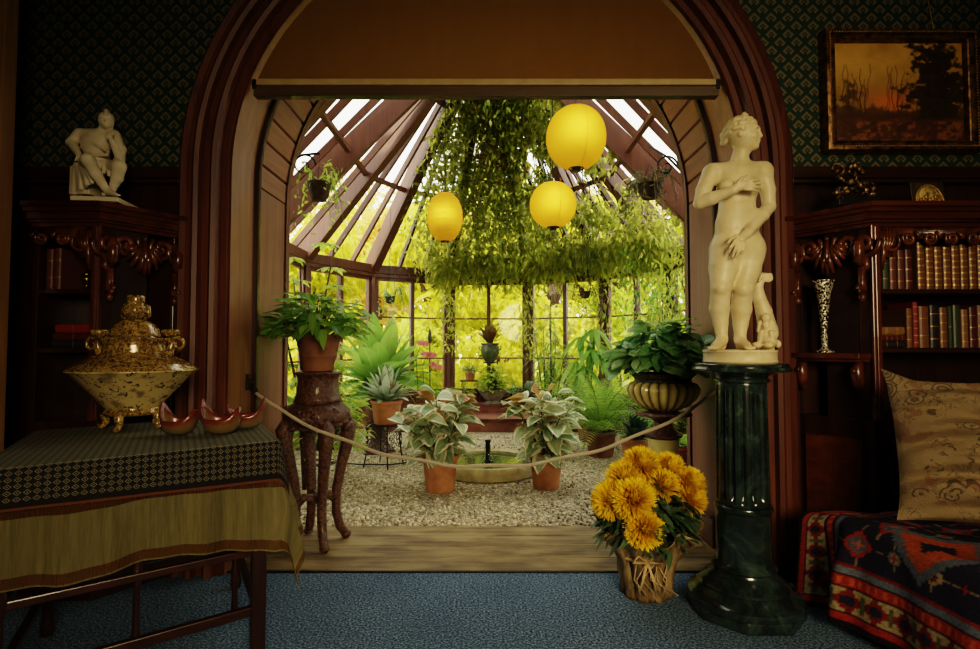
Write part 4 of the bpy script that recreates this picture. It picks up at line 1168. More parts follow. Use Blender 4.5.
# ------------------------------------------------------------------ seat draped with a kilim, and its cushion
seat = thing('low_daybed', 'low wooden daybed hidden under the patterned kilim', 'daybed', (0, 0, 0))
S = [Vector((1.465, 2.45, 0)), Vector((1.63, 1.42, 0)), Vector((2.62, 1.42, 0)), Vector((2.62, 2.45, 0))]
cen = sum(S, Vector()) / 4
sq = [q + (cen - q) * .09 for q in S]
MB().prism([tuple(q.xy) for q in sq], .26, .385).build('seat', WOOD_DARK_X, seat, bevel=.02)
for q in S:
    q2 = q + (cen - q) * .16; MB().box((q2.x, q2.y, .13), (.06, .06, .26)).build('leg', WOOD_DARK, seat, bevel=.004)
V, F, uv, LL, dist, (ou, ov) = drape(S, .455, (.43, .42, .0, .015), .0065, .055, .09, .014, 15, 2.0)
fold = np.exp(-((uv[:, 0] - .27) / .05) ** 2) * np.clip(-ov / .25, 0, 1) - .6 * np.exp(-((uv[:, 0] - .16) / .07) ** 2) * np.clip(-ov / .25, 0, 1)
V[:, 0] -= .05 * fold
V[:, 2] -= .05 * np.exp(-(uv[:, 0] / .14) ** 2)
V[:, 2] += .012 * np.sin(V[:, 0] * 17) * np.cos(V[:, 1] * 15) * (dist < .01)
V[:, 2] = np.maximum(V[:, 2], .012)
# woven colours
Uc = np.minimum(uv[:, 0] + .015, LL[0] + .42 - uv[:, 0]); Vc = uv[:, 1] + .43
eb = np.minimum(Uc, Vc); al = np.where(Uc < Vc, Vc, Uc)
q_ = lambda a, s_: np.floor(a / s_)
RED, NAVY, CRM, BLK, BLU, ORG, GRN = [np.array(c) for c in ((.32, .035, .022), (.026, .024, .045), (.46, .36, .19), (.02, .012, .011), (.15, .17, .21), (.52, .12, .04), (.11, .115, .055))]
col = np.tile(NAVY, (len(V), 1)).astype(float)
def put(m, c): col[m] = c
put(eb < .022, BLK); put((eb >= .022) & (eb < .05), RED); put((eb >= .05) & (eb < .058), BLK)
b1 = (eb >= .058) & (eb < .145); t1 = ((al / .095) % 1); e1 = (eb - .058) / .087
put(b1, CRM * .8)
put(b1 & (np.floor(np.abs(t1 - .5) * 10) / 10 + np.floor(np.abs(e1 - .5) * 8) / 8 < .42), RED * .6); put(b1 & (np.floor(np.abs(t1 - .5) * 10) / 10 + np.floor(np.abs(e1 - .5) * 8) / 8 < .2), NAVY)
put(b1 & ((t1 < .08) | (t1 > .92)) & (np.abs(e1 - .5) < .35), GRN)
put((eb >= .145) & (eb < .155), BLK); put((eb >= .155) & (eb < .19), RED); m_ = (eb >= .162) & (eb < .183) & (((al / .03) % 1) < .4); put(m_, ORG * .9)
put((eb >= .19) & (eb < .20), BLK); put((eb >= .20) & (eb < .225), BLU)
put((eb >= .225) & (eb < .235), RED * .7); 
inn = eb >= .235
fu, fv = (Uc - .235), (Vc - .235)
g = np.random.default_rng(12)
for gi in range(9):
    for gj in range(7):
        cx0, cy0 = .10 + gi * .145 + (gj % 2) * .07, .08 + gj * .125
        du = np.floor((fu - cx0) / .009) * .009; dv = np.floor((fv - cy0) / .009) * .009
        d1 = np.abs(du) + np.abs(dv) * 1.1; kind = (gi * 3 + gj * 5) % 5
        base_c = [RED, CRM * .75, ORG * .8, BLU * .8, RED * .8][kind]
        r_ = (.062, .040, .058, .036, .05)[kind]
        m0 = inn & (d1 < r_); put(m0, base_c); put(inn & (d1 < r_ * .66), [BLU * .7, RED * .7, RED, CRM * .7, NAVY][kind]); put(inn & (d1 < r_ * .3), [ORG, NAVY, BLU, RED, CRM * .7][kind])
        cr = inn & ((np.abs(du) < .006) ^ (np.abs(dv) < .006)) & (d1 > r_ * 1.05) & (d1 < r_ * 1.5); put(cr, CRM * .55)
big = inn & (np.abs(np.floor((fu - .34) / .014) * .014) + np.abs(np.floor((fv - .20) / .014) * .014) < .17); put(big, BLU * .8)
big = inn & (np.abs(np.floor((fu - .34) / .014) * .014) + np.abs(np.floor((fv - .20) / .014) * .014) < .14); put(big, ORG * .75)
put(inn & (np.abs(np.floor((fu - .34) / .014) * .014) + np.abs(np.floor((fv - .20) / .014) * .014) < .06), NAVY)
col *= (.75 + .5 * RNG.random((len(V), 1)))
KIL = N('kilim_weave'); _a = KIL.n('Attribute', attribute_name='Col').outputs[0]; _n = KIL.noise(KIL.coord((1, 1, 1)), 190, 3)
KIL = KIL.done(KIL.pbsdf(KIL.mix(KIL.math('MULTIPLY', _n, .4), _a, (.015, .01, .008)), .95, 0, KIL.bump(_n, .6, .004), .1))
kr = link('kilim_throw', np_mesh('kilim_throw', V, F, uv, None, np.clip(col, 0, 1)), KIL, smooth=True)
tag(kr, 'red and navy kilim rug thrown over the low daybed, hanging to the carpet', 'throw')

cu = thing('brocade_cushion', 'big gold brocade cushion with dark embroidery propped on the kilim', 'cushion', (1.955, 2.045, .745), math.radians(-24))
nu, nv = 70, 60; W_, H_ = .72, .57
V = []; 
for side in (-1, 1):
    for i in range(nv + 1):
        for j in range(nu + 1):
            a, b = 2 * j / nu - 1, 2 * i / nv - 1
            e = max(0, (1 - abs(a) ** 2.6) * (1 - abs(b) ** 2.6)) ** .55
            th = .10 * e
            wr = .022 * math.sin(b * 15 + a * 2.2 + 1.6 * math.sin(a * 4)) * e ** .7 + .009 * math.sin(b * 27 - a * 6 + 1.5 * math.sin(a * 3)) * e ** .7
            pin = 1 - .07 * (1 - abs(a) ** 3) * abs(b) ** 3; pin2 = 1 - .07 * (1 - abs(b) ** 3) * abs(a) ** 3
            V.append((a * W_ / 2 * pin2, side * (th + wr * (1 if side < 0 else .3)), b * H_ / 2 * pin + (.02 if a < -.7 and b > .7 else 0) * (abs(a) - .7) * 6))
n1 = (nv + 1) * (nu + 1)
F = []
for s_ in range(2):
    for i in range(nv):
        for j in range(nu):
            q = (s_ * n1 + i * (nu + 1) + j, s_ * n1 + i * (nu + 1) + j + 1, s_ * n1 + (i + 1) * (nu + 1) + j + 1, s_ * n1 + (i + 1) * (nu + 1) + j)
            F.append(q if s_ == 0 else q[::-1])
BRO = N('gold_brocade'); v = BRO.coord((1, 1, 1)); n1_ = BRO.noise(v, 13, 4, .6, 2.2); n2_ = BRO.noise(v, 210, 2); n3_ = BRO.noise(v, 5, 3)
vo = BRO.n('TexVoronoi', {'Vector': v, 'Scale': 11}); vd = vo.outputs['Distance']
rg = BRO.math('MULTIPLY', BRO.math('GREATER_THAN', BRO.math('FRACT', BRO.math('MULTIPLY', vd, 7)), .62), BRO.math('LESS_THAN', vd, .5))
ln = BRO.math('MULTIPLY', BRO.math('GREATER_THAN', n1_, .485), BRO.math('LESS_THAN', n1_, .515))
mk = BRO.math('MULTIPLY', BRO.math('MAXIMUM', ln, rg), BRO.math('GREATER_THAN', n3_, .45))
_c = BRO.mix(n3_, (.19, .135, .065), (.36, .265, .14)); _c = BRO.mix(BRO.math('MULTIPLY', mk, .85), _c, (.045, .03, .02)); _c = BRO.mix(BRO.math('MULTIPLY', BRO.math('GREATER_THAN', BRO.noise(v, 8, 3), .6), .5), _c, (.16, .05, .025))
_c = BRO.mix(BRO.math('MULTIPLY', n2_, .35), _c, (.15, .10, .04))
BRO = BRO.done(BRO.pbsdf(_c, .5, 0, BRO.bump(BRO.math('ADD', n1_, n2_), .6, .012), .4))
cf = link('cushion_cover', np_mesh('cushion_cover', np.array(V), np.array(F)), BRO, cu, smooth=True)
cf.rotation_euler = (math.radians(-17), 0, 0)
# dark embroidered strip near the top edge
e = MB(); 
for k in range(12): e.ball((.02 + .022 * k - .12, -.025 - .004 * (k % 2), .235 + .004 * math.sin(k)), (.014, .004, .008), 8, 5)
pp = e.build('embroidered_strip', m_noise('russet_stitching', (.18, .05, .02), (.32, .22, .08), 120, .7), cu, smooth=True); pp.rotation_euler = (math.radians(-17), 0, 0); pp.location = (.08, .03, -.006)
# ================================================================== marble figures and the pedestal
def m_marble(nm, c1, c2, sss=.0):
    m = N(nm); v = m.coord((1, 1, 1)); n1 = m.noise(v, 9, 5, .6, 1.0); n2 = m.noise(v, 70, 3)
    col = m.ramp(n1, [(.3, c1), (.65, c2)])
    return m.done(m.pbsdf(col, .42, 0, m.bump(n2, .06, .002), .4))
MARBLE = m_marble('cream_marble', (.60, .48, .26), (.74, .62, .38))
MARBLE2 = m_marble('warm_marble', (.58, .50, .34), (.72, .64, .46))
BLACKM = N('green_black_marble'); _v = BLACKM.coord((1, 1, 1)); _n = BLACKM.noise(_v, 6, 6, .65, 1.6)
BLACKM = BLACKM.done(BLACKM.pbsdf(BLACKM.ramp(_n, [(.40, (.010, .015, .013)), (.60, (.028, .048, .040)), (.74, (.12, .16, .13))]), .2, 0, None, .6, .4))

PX_, PY_ = 1.128, 2.395
pd = thing('pedestal', 'tall dark green marble column pedestal carrying the standing statue', 'pedestal', (PX_, PY_, 0))
b = MB()
oct_ = [(.245 * math.cos(PI / 8 + k * PI / 4), .245 * math.sin(PI / 8 + k * PI / 4)) for k in range(8)]
b.prism([(p[0] * .98, p[1] * .98) for p in oct_], 0, .05); b.build('plinth', BLACKM, pd, bevel=.01)
MB().lathe([(.232, .05), (.236, .062), (.232, .078), (.205, .086), (.195, .098), (.178, .112), (.182, .122), (.176, .132), (.156, .142), (.148, .158), (.130, .172), (.126, .185), (.133, .195), (.126, .207), (.115, .215), (.113, .235)], 56).build('base', BLACKM, pd, smooth='auto')
MB().lathe([(.113, .235), (.112, .43), (.118, .436), (.121, .446), (.118, .456), (.112, .46)], 56).build('drum', BLACKM, pd, smooth='auto')
nfl = 16
def flute(a, z):
    if z < .475 or z > .975: return 1.0
    e = min(1, (z - .475) / .025, (.975 - z) / .025)
    return 1 - .16 * e * max(0, math.cos(a * nfl)) ** .6
zs_ = [.46, .47, .476, .485, .5] + list(np.linspace(.53, .93, 9)) + [.95, .965, .974, .98, .99]
MB().lathe([(.110 - .006 * (z - .46) / .5, z) for z in zs_], 128, mod=flute).build('fluted_shaft', BLACKM, pd, smooth=True)
MB().lathe([(.104, .985), (.118, .992), (.118, 1.0), (.108, 1.008), (.116, 1.018), (.15, 1.028), (.18, 1.035), (.20, 1.038), (.203, 1.046), (.20, 1.054), (.19, 1.058), (.192, 1.066), (.186, 1.07)], 64).build('cap', BLACKM, pd, smooth='auto')

# --- standing figure: pixel measures taken from the plinth top, turned into metres
S_ = 226.0
def V_(px, py, y=0.0): return np.array(at(px, py, PY_ + y) - Vector((PX_, PY_, 1.071 + .058)))
vs = SDF()
# torso
vs.ell(V_(737, 243, .0), (.092, .076, .085), .03)
vs.ell(V_(726, 250, .0), (.056, .066, .08), .03); vs.ell(V_(750, 250, .0), (.056, .066, .08), .03)
vs.ell(V_(727, 252, .055), (.055, .045, .06), .02); vs.ell(V_(751, 252, .055), (.055, .045, .06), .02)
vs.ell(V_(736, 225, -.01), (.090, .066, .085), .035)
vs.ell(V_(737, 207, .0), (.080, .058, .08), .035)
vs.ell(V_(738, 187, .0), (.094, .068, .075), .035)
vs.cap(V_(713, 172, .012), V_(763, 170, .012), .040, .040, .035)
vs.ell(V_(738, 174, .0), (.085, .055, .045), .03)
vs.ell(V_(726, 187, -.058), (.034, .032, .034), .018); vs.ell(V_(752, 186, -.056), (.034, .032, .034), .018)
vs.cut(V_(737, 226, -.083), (.006, .012, .008), .008)
# neck and head turned towards the room's bookcase
vs.cap(V_(738, 168, .012), V_(742, 148, .0), .040, .034, .025)
hd = V_(743, 135, -.004); fa = rotz(math.radians(58))          # face looks along local -y turned by 58 degrees
def H_(x, y, z): return hd + fa @ np.array([x, y, z])
vs.ell(hd + [0, 0, .006], (.058, .066, .066), .02, fa)
vs.ell(H_(0, -.018, -.030), (.043, .048, .050), .02, fa)
vs.ell(H_(0, -.050, -.062), (.016, .014, .013), .012, fa)      # chin
vs.cap(H_(0, -.062, .008), H_(0, -.0715, -.018), .0065, .0090, .007)  # nose
vs.ell(H_(0, -.060, .016), (.036, .010, .008), .008, fa)       # brow
for sx in (-1, 1):
    vs.cut(H_(sx * .019, -.067, .003), (.012, .013, .009), .006, fa)
    vs.ell(H_(sx * .019, -.055, .001), (.0085, .0075, .0065), .003, fa)
    vs.ell(H_(sx * .028, -.044, -.022), (.015, .014, .015), .012, fa)
    vs.ell(H_(sx * .056, .004, -.008), (.008, .012, .018), .006, fa)
vs.ell(H_(0, -.0655, -.036), (.014, .006, .0045), .004, fa); vs.ell(H_(0, -.063, -.0445), (.012, .006, .0045), .004, fa)
# arm folded over the chest
el = V_(700, 203, -.035); sh = V_(710, 175, .012); wr = V_(733, 190, -.112)
vs.chain([sh, V_(703.5, 190, -.01), el, el * .65 + wr * .35, wr], [.036, .033, .028, .029, .018], .022)
pm = V_(743, 185, -.118)
vs.cap(wr, pm, .018, .017, .010); vs.ell(V_(744, 185.5, -.115), (.026, .012, .020), .010)
for k, (x1, y1, x2, y2) in enumerate([(751, 181, 759, 179), (752, 184, 761, 183), (752, 187, 760, 187), (751, 189.5, 757, 191)]):
    a, b_, c = V_(746, 182.5 + k * 2.2, -.119), V_(x1, y1, -.120), V_(x2, y2, -.108)
    vs.cap(a, b_, .0075, .0068, .004).cap(b_, c, .0068, .0052, .003)
vs.cap(V_(737, 184, -.125), V_(742, 178, -.132), .008, .007, .004).cap(V_(742, 178, -.132), V_(747, 175, -.126), .007, .005, .003)
# arm reaching down across the body
sh2 = V_(764, 174, .012); el2 = V_(769, 207, .015); wr2 = V_(748, 232, -.095)
vs.chain([sh2, V_(767.5, 190, .014), el2, el2 * .65 + wr2 * .35, wr2], [.036, .033, .028, .030, .019], .022)
vs.cap(wr2, V_(741, 239, -.112), .019, .017, .010); vs.ell(V_(740, 240, -.112), (.022, .013, .024), .010)
for k, (x0, y0, x1, y1, x2, y2) in enumerate([(735, 241, 731, 247, 729, 253), (738, 243, 735, 250, 732.5, 257), (741, 244, 739, 251, 736, 257), (744, 244, 743, 250, 741, 254)]):
    vs.cap(V_(x0, y0, -.116), V_(x1, y1, -.124), .0075, .0068, .004).cap(V_(x1, y1, -.124), V_(x2, y2, -.114), .0068, .005, .003)
vs.cap(V_(736, 236, -.118), V_(731, 239, -.126), .008, .007, .004).cap(V_(731, 239, -.126), V_(728, 243, -.124), .007, .005, .003)
# legs
vs.chain([V_(725, 250, .0), V_(723, 268, -.014), V_(721, 287, -.026), V_(720, 297, -.012), V_(719.5, 308, .004), V_(720.5, 323, .008), V_(722, 339, .0)], [.067, .060, .044, .041, .043, .032, .023], .022)
vs.ell(V_(721, 288, -.052), (.020, .016, .022), .02); vs.ell(V_(743, 289, -.044), (.020, .016, .022), .02)
vs.cap(V_(722, 339, .004), V_(722, 346, .022), .024, .018, .01)
vs.chain([V_(721, 342, -.01), V_(716, 346, -.06), V_(713, 348, -.095)], [.024, .020, .013], .012)
for k in range(5): vs.cap(V_(709.5 + k * 2.1, 347.8, -.092), V_(708.0 + k * 2.1, 348.3, -.112 + .004 * abs(k - 3)), .0068, .0055, .003)
vs.chain([V_(749, 250, .01), V_(746.5, 269, .0), V_(743, 288, -.018), V_(742, 298, .0), V_(741.5, 309, .014), V_(740.5, 324, .018), V_(740, 339, .012)], [.067, .060, .044, .041, .043, .032, .023], .022)
vs.cap(V_(740, 339, .014), V_(740, 346, .03), .025, .018, .01)
vs.chain([V_(741, 342, .0), V_(746, 346, -.05), V_(749, 348, -.085)], [.025, .021, .014], .012)
for k in range(5): vs.cap(V_(745.0 + k * 2.1, 347.8, -.084), V_(746.0 + k * 2.2, 348.3, -.104 + .004 * abs(k - 1)), .0068, .0055, .003)
sta = thing('marble_statue', 'cream marble statue of a standing woman with one arm over her chest', 'statue', (PX_, PY_, 1.071))
PLH = .058
o = link('body', vs.mesh('body', .0042), MARBLE, sta, True); o.location = (0, 0, PLH)
hr = SDF(); 
hr.ell(hd + fa @ np.array([0, .012, .020]), (.062, .064, .056), .012, fa)
g = np.random.default_rng(5)
for k in range(64):
    a = g.uniform(-PI, PI); q = g.uniform(-.25, 1.25)
    d = np.array([math.cos(a) * math.cos(q), math.sin(a) * math.cos(q), math.sin(q)])
    if d[1] < -.35 and d[2] < .48: continue
    p = np.array([0, .010, .014]) + d * np.array([.061, .066, .062])
    tdir = np.cross(d, [.3, .2, 1]); tdir /= np.linalg.norm(tdir)
    hr.cap(hd + fa @ (p - tdir * .016), hd + fa @ (p + tdir * .016 + d * .004), .0085, .0075, .004)
for k in range(9):   # knot at the nape and the rolled front hair
    a = k * .7; p = np.array([.016 * math.cos(a), .078 + .006 * math.sin(k), -.002 + .018 * math.sin(a)]); hr.ell(hd + fa @ p, (.015, .015, .015), .005)
for k in range(8):
    t_ = -1 + 2 * k / 7; p = np.array([t_ * .056, -.048 + .042 * abs(t_) ** 1.5, .046 - .038 * abs(t_) ** 2]); hr.ell(hd + fa @ p, (.0135, .0125, .0125), .005)
hr.ell(hd + fa @ np.array([0, -.012, .082]), (.022, .014, .014), .006, fa); hr.ell(hd + fa @ np.array([.016, -.008, .086]), (.012, .01, .012), .005, fa); hr.ell(hd + fa @ np.array([-.016, -.008, .086]), (.012, .01, .012), .005, fa)
o = link('hair', hr.mesh('hair', .0038), MARBLE, sta, True); o.location = (0, 0, PLH)
pl_ = MB(); pl_.lathe([(.148, 0), (.154, .006), (.15, .014), (.15, .044), (.154, .05), (.15, PLH)], 48, mod=lambda a, z: 1 + .02 * math.sin(a * 3)); pl_.build('plinth', MARBLE, sta, smooth='auto')
ds = SDF()
ds.chain([V_(766, 347, .02), V_(768, 330, .03), V_(764, 312, .035), V_(759, 298, .03), V_(758, 286, .02), V_(763, 276, .01), V_(770, 275, .0)], [.036, .040, .034, .028, .02, .015, .010], .012)
ds.ell(V_(768, 342, -.02), (.036, .045, .03), .01); ds.ell(V_(768, 345, -.058), (.022, .026, .016), .008)
ds.ell(V_(768, 278, .0), (.024, .008, .020), .006, None); ds.cap(V_(762, 275, .0), V_(759, 281, -.01), .009, .004, .005)
ds.ell(V_(769, 333, -.012), (.040, .03, .042), .012)
ds.ell(V_(766, 318, -.03), (.020, .020, .022), .005)               # small child riding
ds.ell(V_(766, 325, -.028), (.018, .018, .022), .008); ds.cap(V_(760, 322, -.035), V_(758, 331, -.05), .008, .006, .004); ds.cap(V_(772, 322, -.03), V_(775, 330, -.045), .008, .006, .004)
ds.cap(V_(762, 332, -.045), V_(760, 341, -.06), .010, .008, .005); ds.cap(V_(771, 332, -.045), V_(773, 341, -.058), .010, .008, .005)
ds.ell(V_(757, 345, -.05), (.02, .02, .014), .006); ds.ell(V_(778, 344, -.02), (.012, .016, .018), .006)
o = link('dolphin_support', ds.mesh('dolphin_support', .004), MARBLE, sta, True); o.location = (0, 0, PLH)

# --- seated figure on the dark bookcase
S2 = 212.0
def T_(px, py, y=0.0): return np.array(at(px, py + 4, 2.565 + y) - Vector((-1.835, 2.565, 1.827)))
sv = SDF()
sv.ell(T_(96, 141, .01), (.068, .05, .068), .02); sv.ell(T_(97, 153, .0), (.055, .046, .05), .02); sv.ell(T_(97, 164, .01), (.075, .06, .035), .02)
sv.cap(T_(82, 131, .01), T_(112, 131, .005), .030, .028, .02)
sv.cap(T_(100, 130, .0), T_(105, 122, -.012), .022, .020, .012)
h2 = T_(106.5, 117.5, -.02); f2 = rotz(math.radians(28))
Q_ = lambda x, y, z: h2 + f2 @ np.array([x, y, z])
sv.ell(h2, (.029, .033, .036), .008, f2); sv.ell(Q_(0, -.010, -.020), (.019, .02, .020), .008, f2)
sv.cap(Q_(0, -.029, .002), Q_(0, -.036, -.010), .0035, .005, .003)
for sx in (-1, 1): sv.cut(Q_(sx * .010, -.030, .001), (.006, .006, .004), .004, f2)
sv.ell(Q_(0, -.028, -.018), (.008, .004, .003), .002, f2); sv.ell(Q_(0, -.025, -.030), (.009, .008, .006), .004, f2)
# helmet with a raised crest
sv.ell(Q_(0, .004, .014), (.034, .038, .032), .005, f2); sv.chain([Q_(0, -.036, .022), Q_(0, -.016, .045), Q_(0, .016, .050), Q_(0, .040, .024), Q_(0, .046, -.012)], [.006, .009, .011, .010, .006], .005)
sv.cap(Q_(-.026, -.010, -.002), Q_(-.022, .002, -.026), .007, .005, .004); sv.cap(Q_(.026, -.010, -.002), Q_(.022, .002, -.026), .007, .005, .004)
# arms
sv.cap(T_(80, 131, .012), T_(71.5, 139, -.005), .030, .023, .012).cap(T_(71.5, 139, -.005), T_(79, 151, -.055), .023, .014, .008)
sv.ell(T_(80.5, 153, -.06), (.018, .014, .012), .006)
for k in range(4): sv.cap(T_(77 + k * 2.6, 153, -.068), T_(75.5 + k * 2.6, 156.5, -.074), .0048, .004, .002)
sv.cap(T_(83, 151, -.06), T_(86.5, 153, -.07), .005, .004, .002)
sv.cap(T_(115, 132, .0), T_(121, 146, -.02), .026, .022, .012).cap(T_(121, 146, -.02), T_(120, 156, -.05), .022, .020, .01)
sv.cap(T_(120, 155, -.05), T_(111.5, 136, -.06), .019, .012, .008)
sv.ell(T_(110, 133, -.058), (.014, .012, .014), .005)
for k in range(4): sv.cap(T_(108 + k * 1.6, 131.5, -.064), T_(107.5 + k * 1.6, 127.5, -.058), .004, .0034, .002)
sv.cap(T_(107, 134, -.066), T_(105.5, 130, -.064), .0045, .0036, .002)
# legs
sv.cap(T_(88, 164, .01), T_(88, 156, -.095), .036, .029, .015)
sv.chain([T_(88, 156, -.095), T_(96, 170, -.10), T_(105, 184, -.10), T_(108, 188, -.10)], [.028, .026, .016, .014], .012)
sv.chain([T_(109, 188, -.10), T_(116, 191, -.125)], [.017, .010], .008)
for k in range(5): sv.cap(T_(114.5 + k * .9, 190.8, -.132 + k * .005), T_(117 + k * .8, 191.6, -.142 + k * .006), .004, .0032, .002)
sv.cap(T_(108, 164, .01), T_(119, 162, -.08), .035, .030, .015)
sv.chain([T_(119, 163, -.08), T_(117, 174, -.065), T_(112, 186, -.05)], [.029, .026, .016], .012)
sv.chain([T_(111, 187, -.05), T_(104, 190, -.07)], [.016, .011], .008)
# kilt folds, cuirass straps, drapery over the block
for k in range(7):
    x = 90 + k * 4.6; sv.cap(T_(x, 158, -.045 - .01 * math.sin(k)), T_(x + (k - 3) * .6, 169 + 2 * math.sin(k * 2), -.062), .010, .008, .006)
sv.cap(T_(84, 134, -.03), T_(108, 148, -.045), .006, .006, .005); sv.cap(T_(88, 151, -.045), T_(107, 151, -.045), .008, .008, .005)
for k in range(6): sv.cap(T_(77 + k * 2.2, 160 + k, -.030 - .006 * k), T_(75 + k * 3.0 + 2 * (k % 2), 188 - 2 * k, -.02 - .012 * k), .013 + .003 * (k % 2), .011, .010)
sv.boxp(T_(87, 179, .02), (.048, .05, .068), .02)
ss = thing('marble_statuette', 'small marble statuette of a seated soldier with helmet, chin on hand', 'statuette', (-1.835, 2.565, 1.805))
o = link('body', sv.mesh('body', .0032), MARBLE2, ss, True); o.location = (0, 0, .022)
b = MB(); b.box((.035, -.035, .011), (.20, .21, .022)); b.build('plinth', MARBLE2, ss, bevel=.003, rot=(0, 0, math.radians(8)))
# ================================================================== plants, pots and lanterns
TERRA = m_noise('terracotta', (.29, .125, .05), (.46, .215, .095), 9, .8, 0, .15)
TERRA_OLD = m_noise('old_terracotta', (.13, .055, .028), (.25, .11, .055), 7, .85, 0, .3)
SOIL = m_noise('soil', (.015, .009, .005), (.05, .03, .018), 60, .95, 0, .8)
STEM = m_noise('green_stem', (.07, .09, .025), (.14, .16, .05), 20, .6)
STEMB = m_noise('brown_stem', (.06, .035, .018), (.13, .08, .04), 20, .8)
GREYSTONE = m_noise('grey_stone', (.13, .12, .09), (.26, .24, .18), 14, .85, 0, .3)
LF_RUB = m_leaf('variegated_leaf', [(.12, .21, .09), (.24, .34, .17), (.42, .48, .28)], .35, .28, (.86, .82, .56), .19)
LF_RUST = m_leaf('rusty_leaf', [(.28, .10, .03), (.42, .17, .06), (.36, .25, .08)], .4, .35, (.60, .52, .28), .12)
LF_GREEN = m_leaf('fresh_green_leaf', [(.08, .23, .035), (.20, .40, .07), (.38, .54, .13)], .35, .4)
LF_LIGHT = m_leaf('light_green_leaf', [(.17, .33, .04), (.32, .48, .07), (.52, .60, .12)], .4, .5)
LF_DEEP = m_leaf('deep_green_leaf', [(.07, .22, .08), (.17, .38, .13), (.38, .56, .26)], .3, .3)
LF_GREY = m_leaf('silvery_leaf', [(.17, .26, .14), (.34, .41, .27), (.55, .59, .44)], .4, .25, (.06, .13, .05), .10)
LF_VINE = m_leaf('vine_leaf', [(.05, .10, .012), (.16, .25, .03), (.36, .43, .06), (.68, .64, .18)], .4, .62, vein=0)
LF_FERN = m_leaf('fern_leaf', [(.12, .28, .04), (.24, .42, .07), (.38, .52, .10)], .5, .5, vein=0)
LF_DARKV = m_leaf('dark_veined_leaf', [(.012, .035, .02), (.03, .06, .035), (.05, .09, .05)], .3, .15, vein=1.0)
LF_BROWN = m_leaf('bronze_leaf', [(.10, .04, .015), (.20, .08, .03), (.16, .14, .04)], .4, .35)
LF_MUM = m_leaf('chrysanthemum_leaf', [(.03, .06, .03), (.06, .11, .045), (.10, .16, .07)], .45, .15)

def pot_mb(r, h, flare=.78, rim=.16):
    hr_ = h * rim
    return MB().lathe([(r * flare * .96, 0), (r * flare, .004), (r * (flare + (1 - flare) * .8), h - hr_), (r * .985, h - hr_), (r * 1.03, h - hr_ + .006), (r * 1.05, h - .006), (r * 1.03, h), (r * .93, h), (r * .9, h - .03), (r * .88, h - .035)], 36)
def pot(t, r, h, mat=TERRA, flare=.78, z=0.0):
    p = pot_mb(r, h, flare).build('pot', mat, t, smooth='auto'); p.location = (0, 0, z)
    s = MB().lathe([(.001, h - .028), (r * .5, h - .02), (r * .9, h - .034)], 24, cap=False).build('soil', SOIL, p, smooth=True)
    return z + h - .03

def stems_leaves(z0, n, H, R, Ln, Wn, per, seed, up=.5, droop=.35, t0=.25, lean=0.0):
    """stems fanning out from the soil with broad leaves along them: (stem tubes, leaves)"""
    g = np.random.default_rng(seed); tb_ = MB(); L = Leaves()
    for i in range(n):
        a = i * 2.4 + g.uniform(-.3, .3); rr = R * math.sqrt((i + .5) / n) * g.uniform(.8, 1.1); hh = H * g.uniform(.7, 1.0) * (1 - .3 * (rr / R) ** 2)
        p0 = np.array([rr * .15 * math.cos(a), rr * .15 * math.sin(a), z0 - .01]); p1 = np.array([rr * math.cos(a) + lean, rr * math.sin(a), z0 + hh])
        pm_ = p0 * .5 + p1 * .5; pm_[:2] *= .8; pm_[2] += hh * .08
        ts = np.linspace(0, 1, 7); P = ((1 - ts) ** 2)[:, None] * p0 + (2 * ts * (1 - ts))[:, None] * pm_ + (ts ** 2)[:, None] * p1
        tb_.tube(P.tolist(), list(np.linspace(.007, .003, 7)), 6)
        tt = np.linspace(t0, 1, per) + g.uniform(-.03, .03, per); tt = np.clip(tt, 0, 1)
        B = ((1 - tt) ** 2)[:, None] * p0 + (2 * tt * (1 - tt))[:, None] * pm_ + (tt ** 2)[:, None] * p1
        az = a + np.arange(per) * 2.4 + g.uniform(-.4, .4, per)
        outw = np.stack([np.cos(az), np.sin(az), np.zeros(per)], 1) + .55 * np.array([math.cos(a), math.sin(a), 0])
        d = nrm(nrm(outw) + np.array([0, 0, 1]) * (up + .5 * (tt - .5))[:, None])
        L.add(B, d, np.array([0, 0, 1.]) + outw * -.3 + g.normal(size=(per, 3)) * .45, Ln * g.uniform(.75, 1.15, per), Wn * g.uniform(.8, 1.15, per), droop * g.uniform(.6, 1.4, per), .14, 'ellip', 6, g.random(per))
    return tb_, L

def dome_leaves(z0, n, R, H, Ln, Wn, seed, droop=.35, shape='ovate', inner=.35, nv=5, up=.25):
    g = np.random.default_rng(seed); L = Leaves()
    a = g.uniform(0, 2 * PI, n); q = np.arccos(g.uniform(0, 1, n)); k = g.uniform(inner, .85, n) ** .6
    d = np.stack([np.sin(q) * np.cos(a), np.sin(q) * np.sin(a), np.cos(q)], 1)
    B = d * k[:, None] * np.array([R, R, H]) + np.array([0, 0, z0])
    dd = nrm(np.stack([np.cos(a), np.sin(a), np.zeros(n)], 1) * .9 + np.array([0, 0, up]) + g.normal(size=(n, 3)) * .3)
    L.add(B, dd, nrm(d + np.array([0, 0, .9]) + g.normal(size=(n, 3)) * .35), Ln * g.uniform(.7, 1.2, n), Wn * g.uniform(.75, 1.15, n), droop * g.uniform(.5, 1.5, n), .12, shape, nv, g.random(n))
    tb_ = MB()
    for i in range(0, n, 3): tb_.tube([(d[i, 0] * R * .06, d[i, 1] * R * .06, z0 - .02), tuple(B[i] * [.6, .6, 1] * 1.0), tuple(B[i])], [.004, .0035, .0025], 5)
    return tb_, L

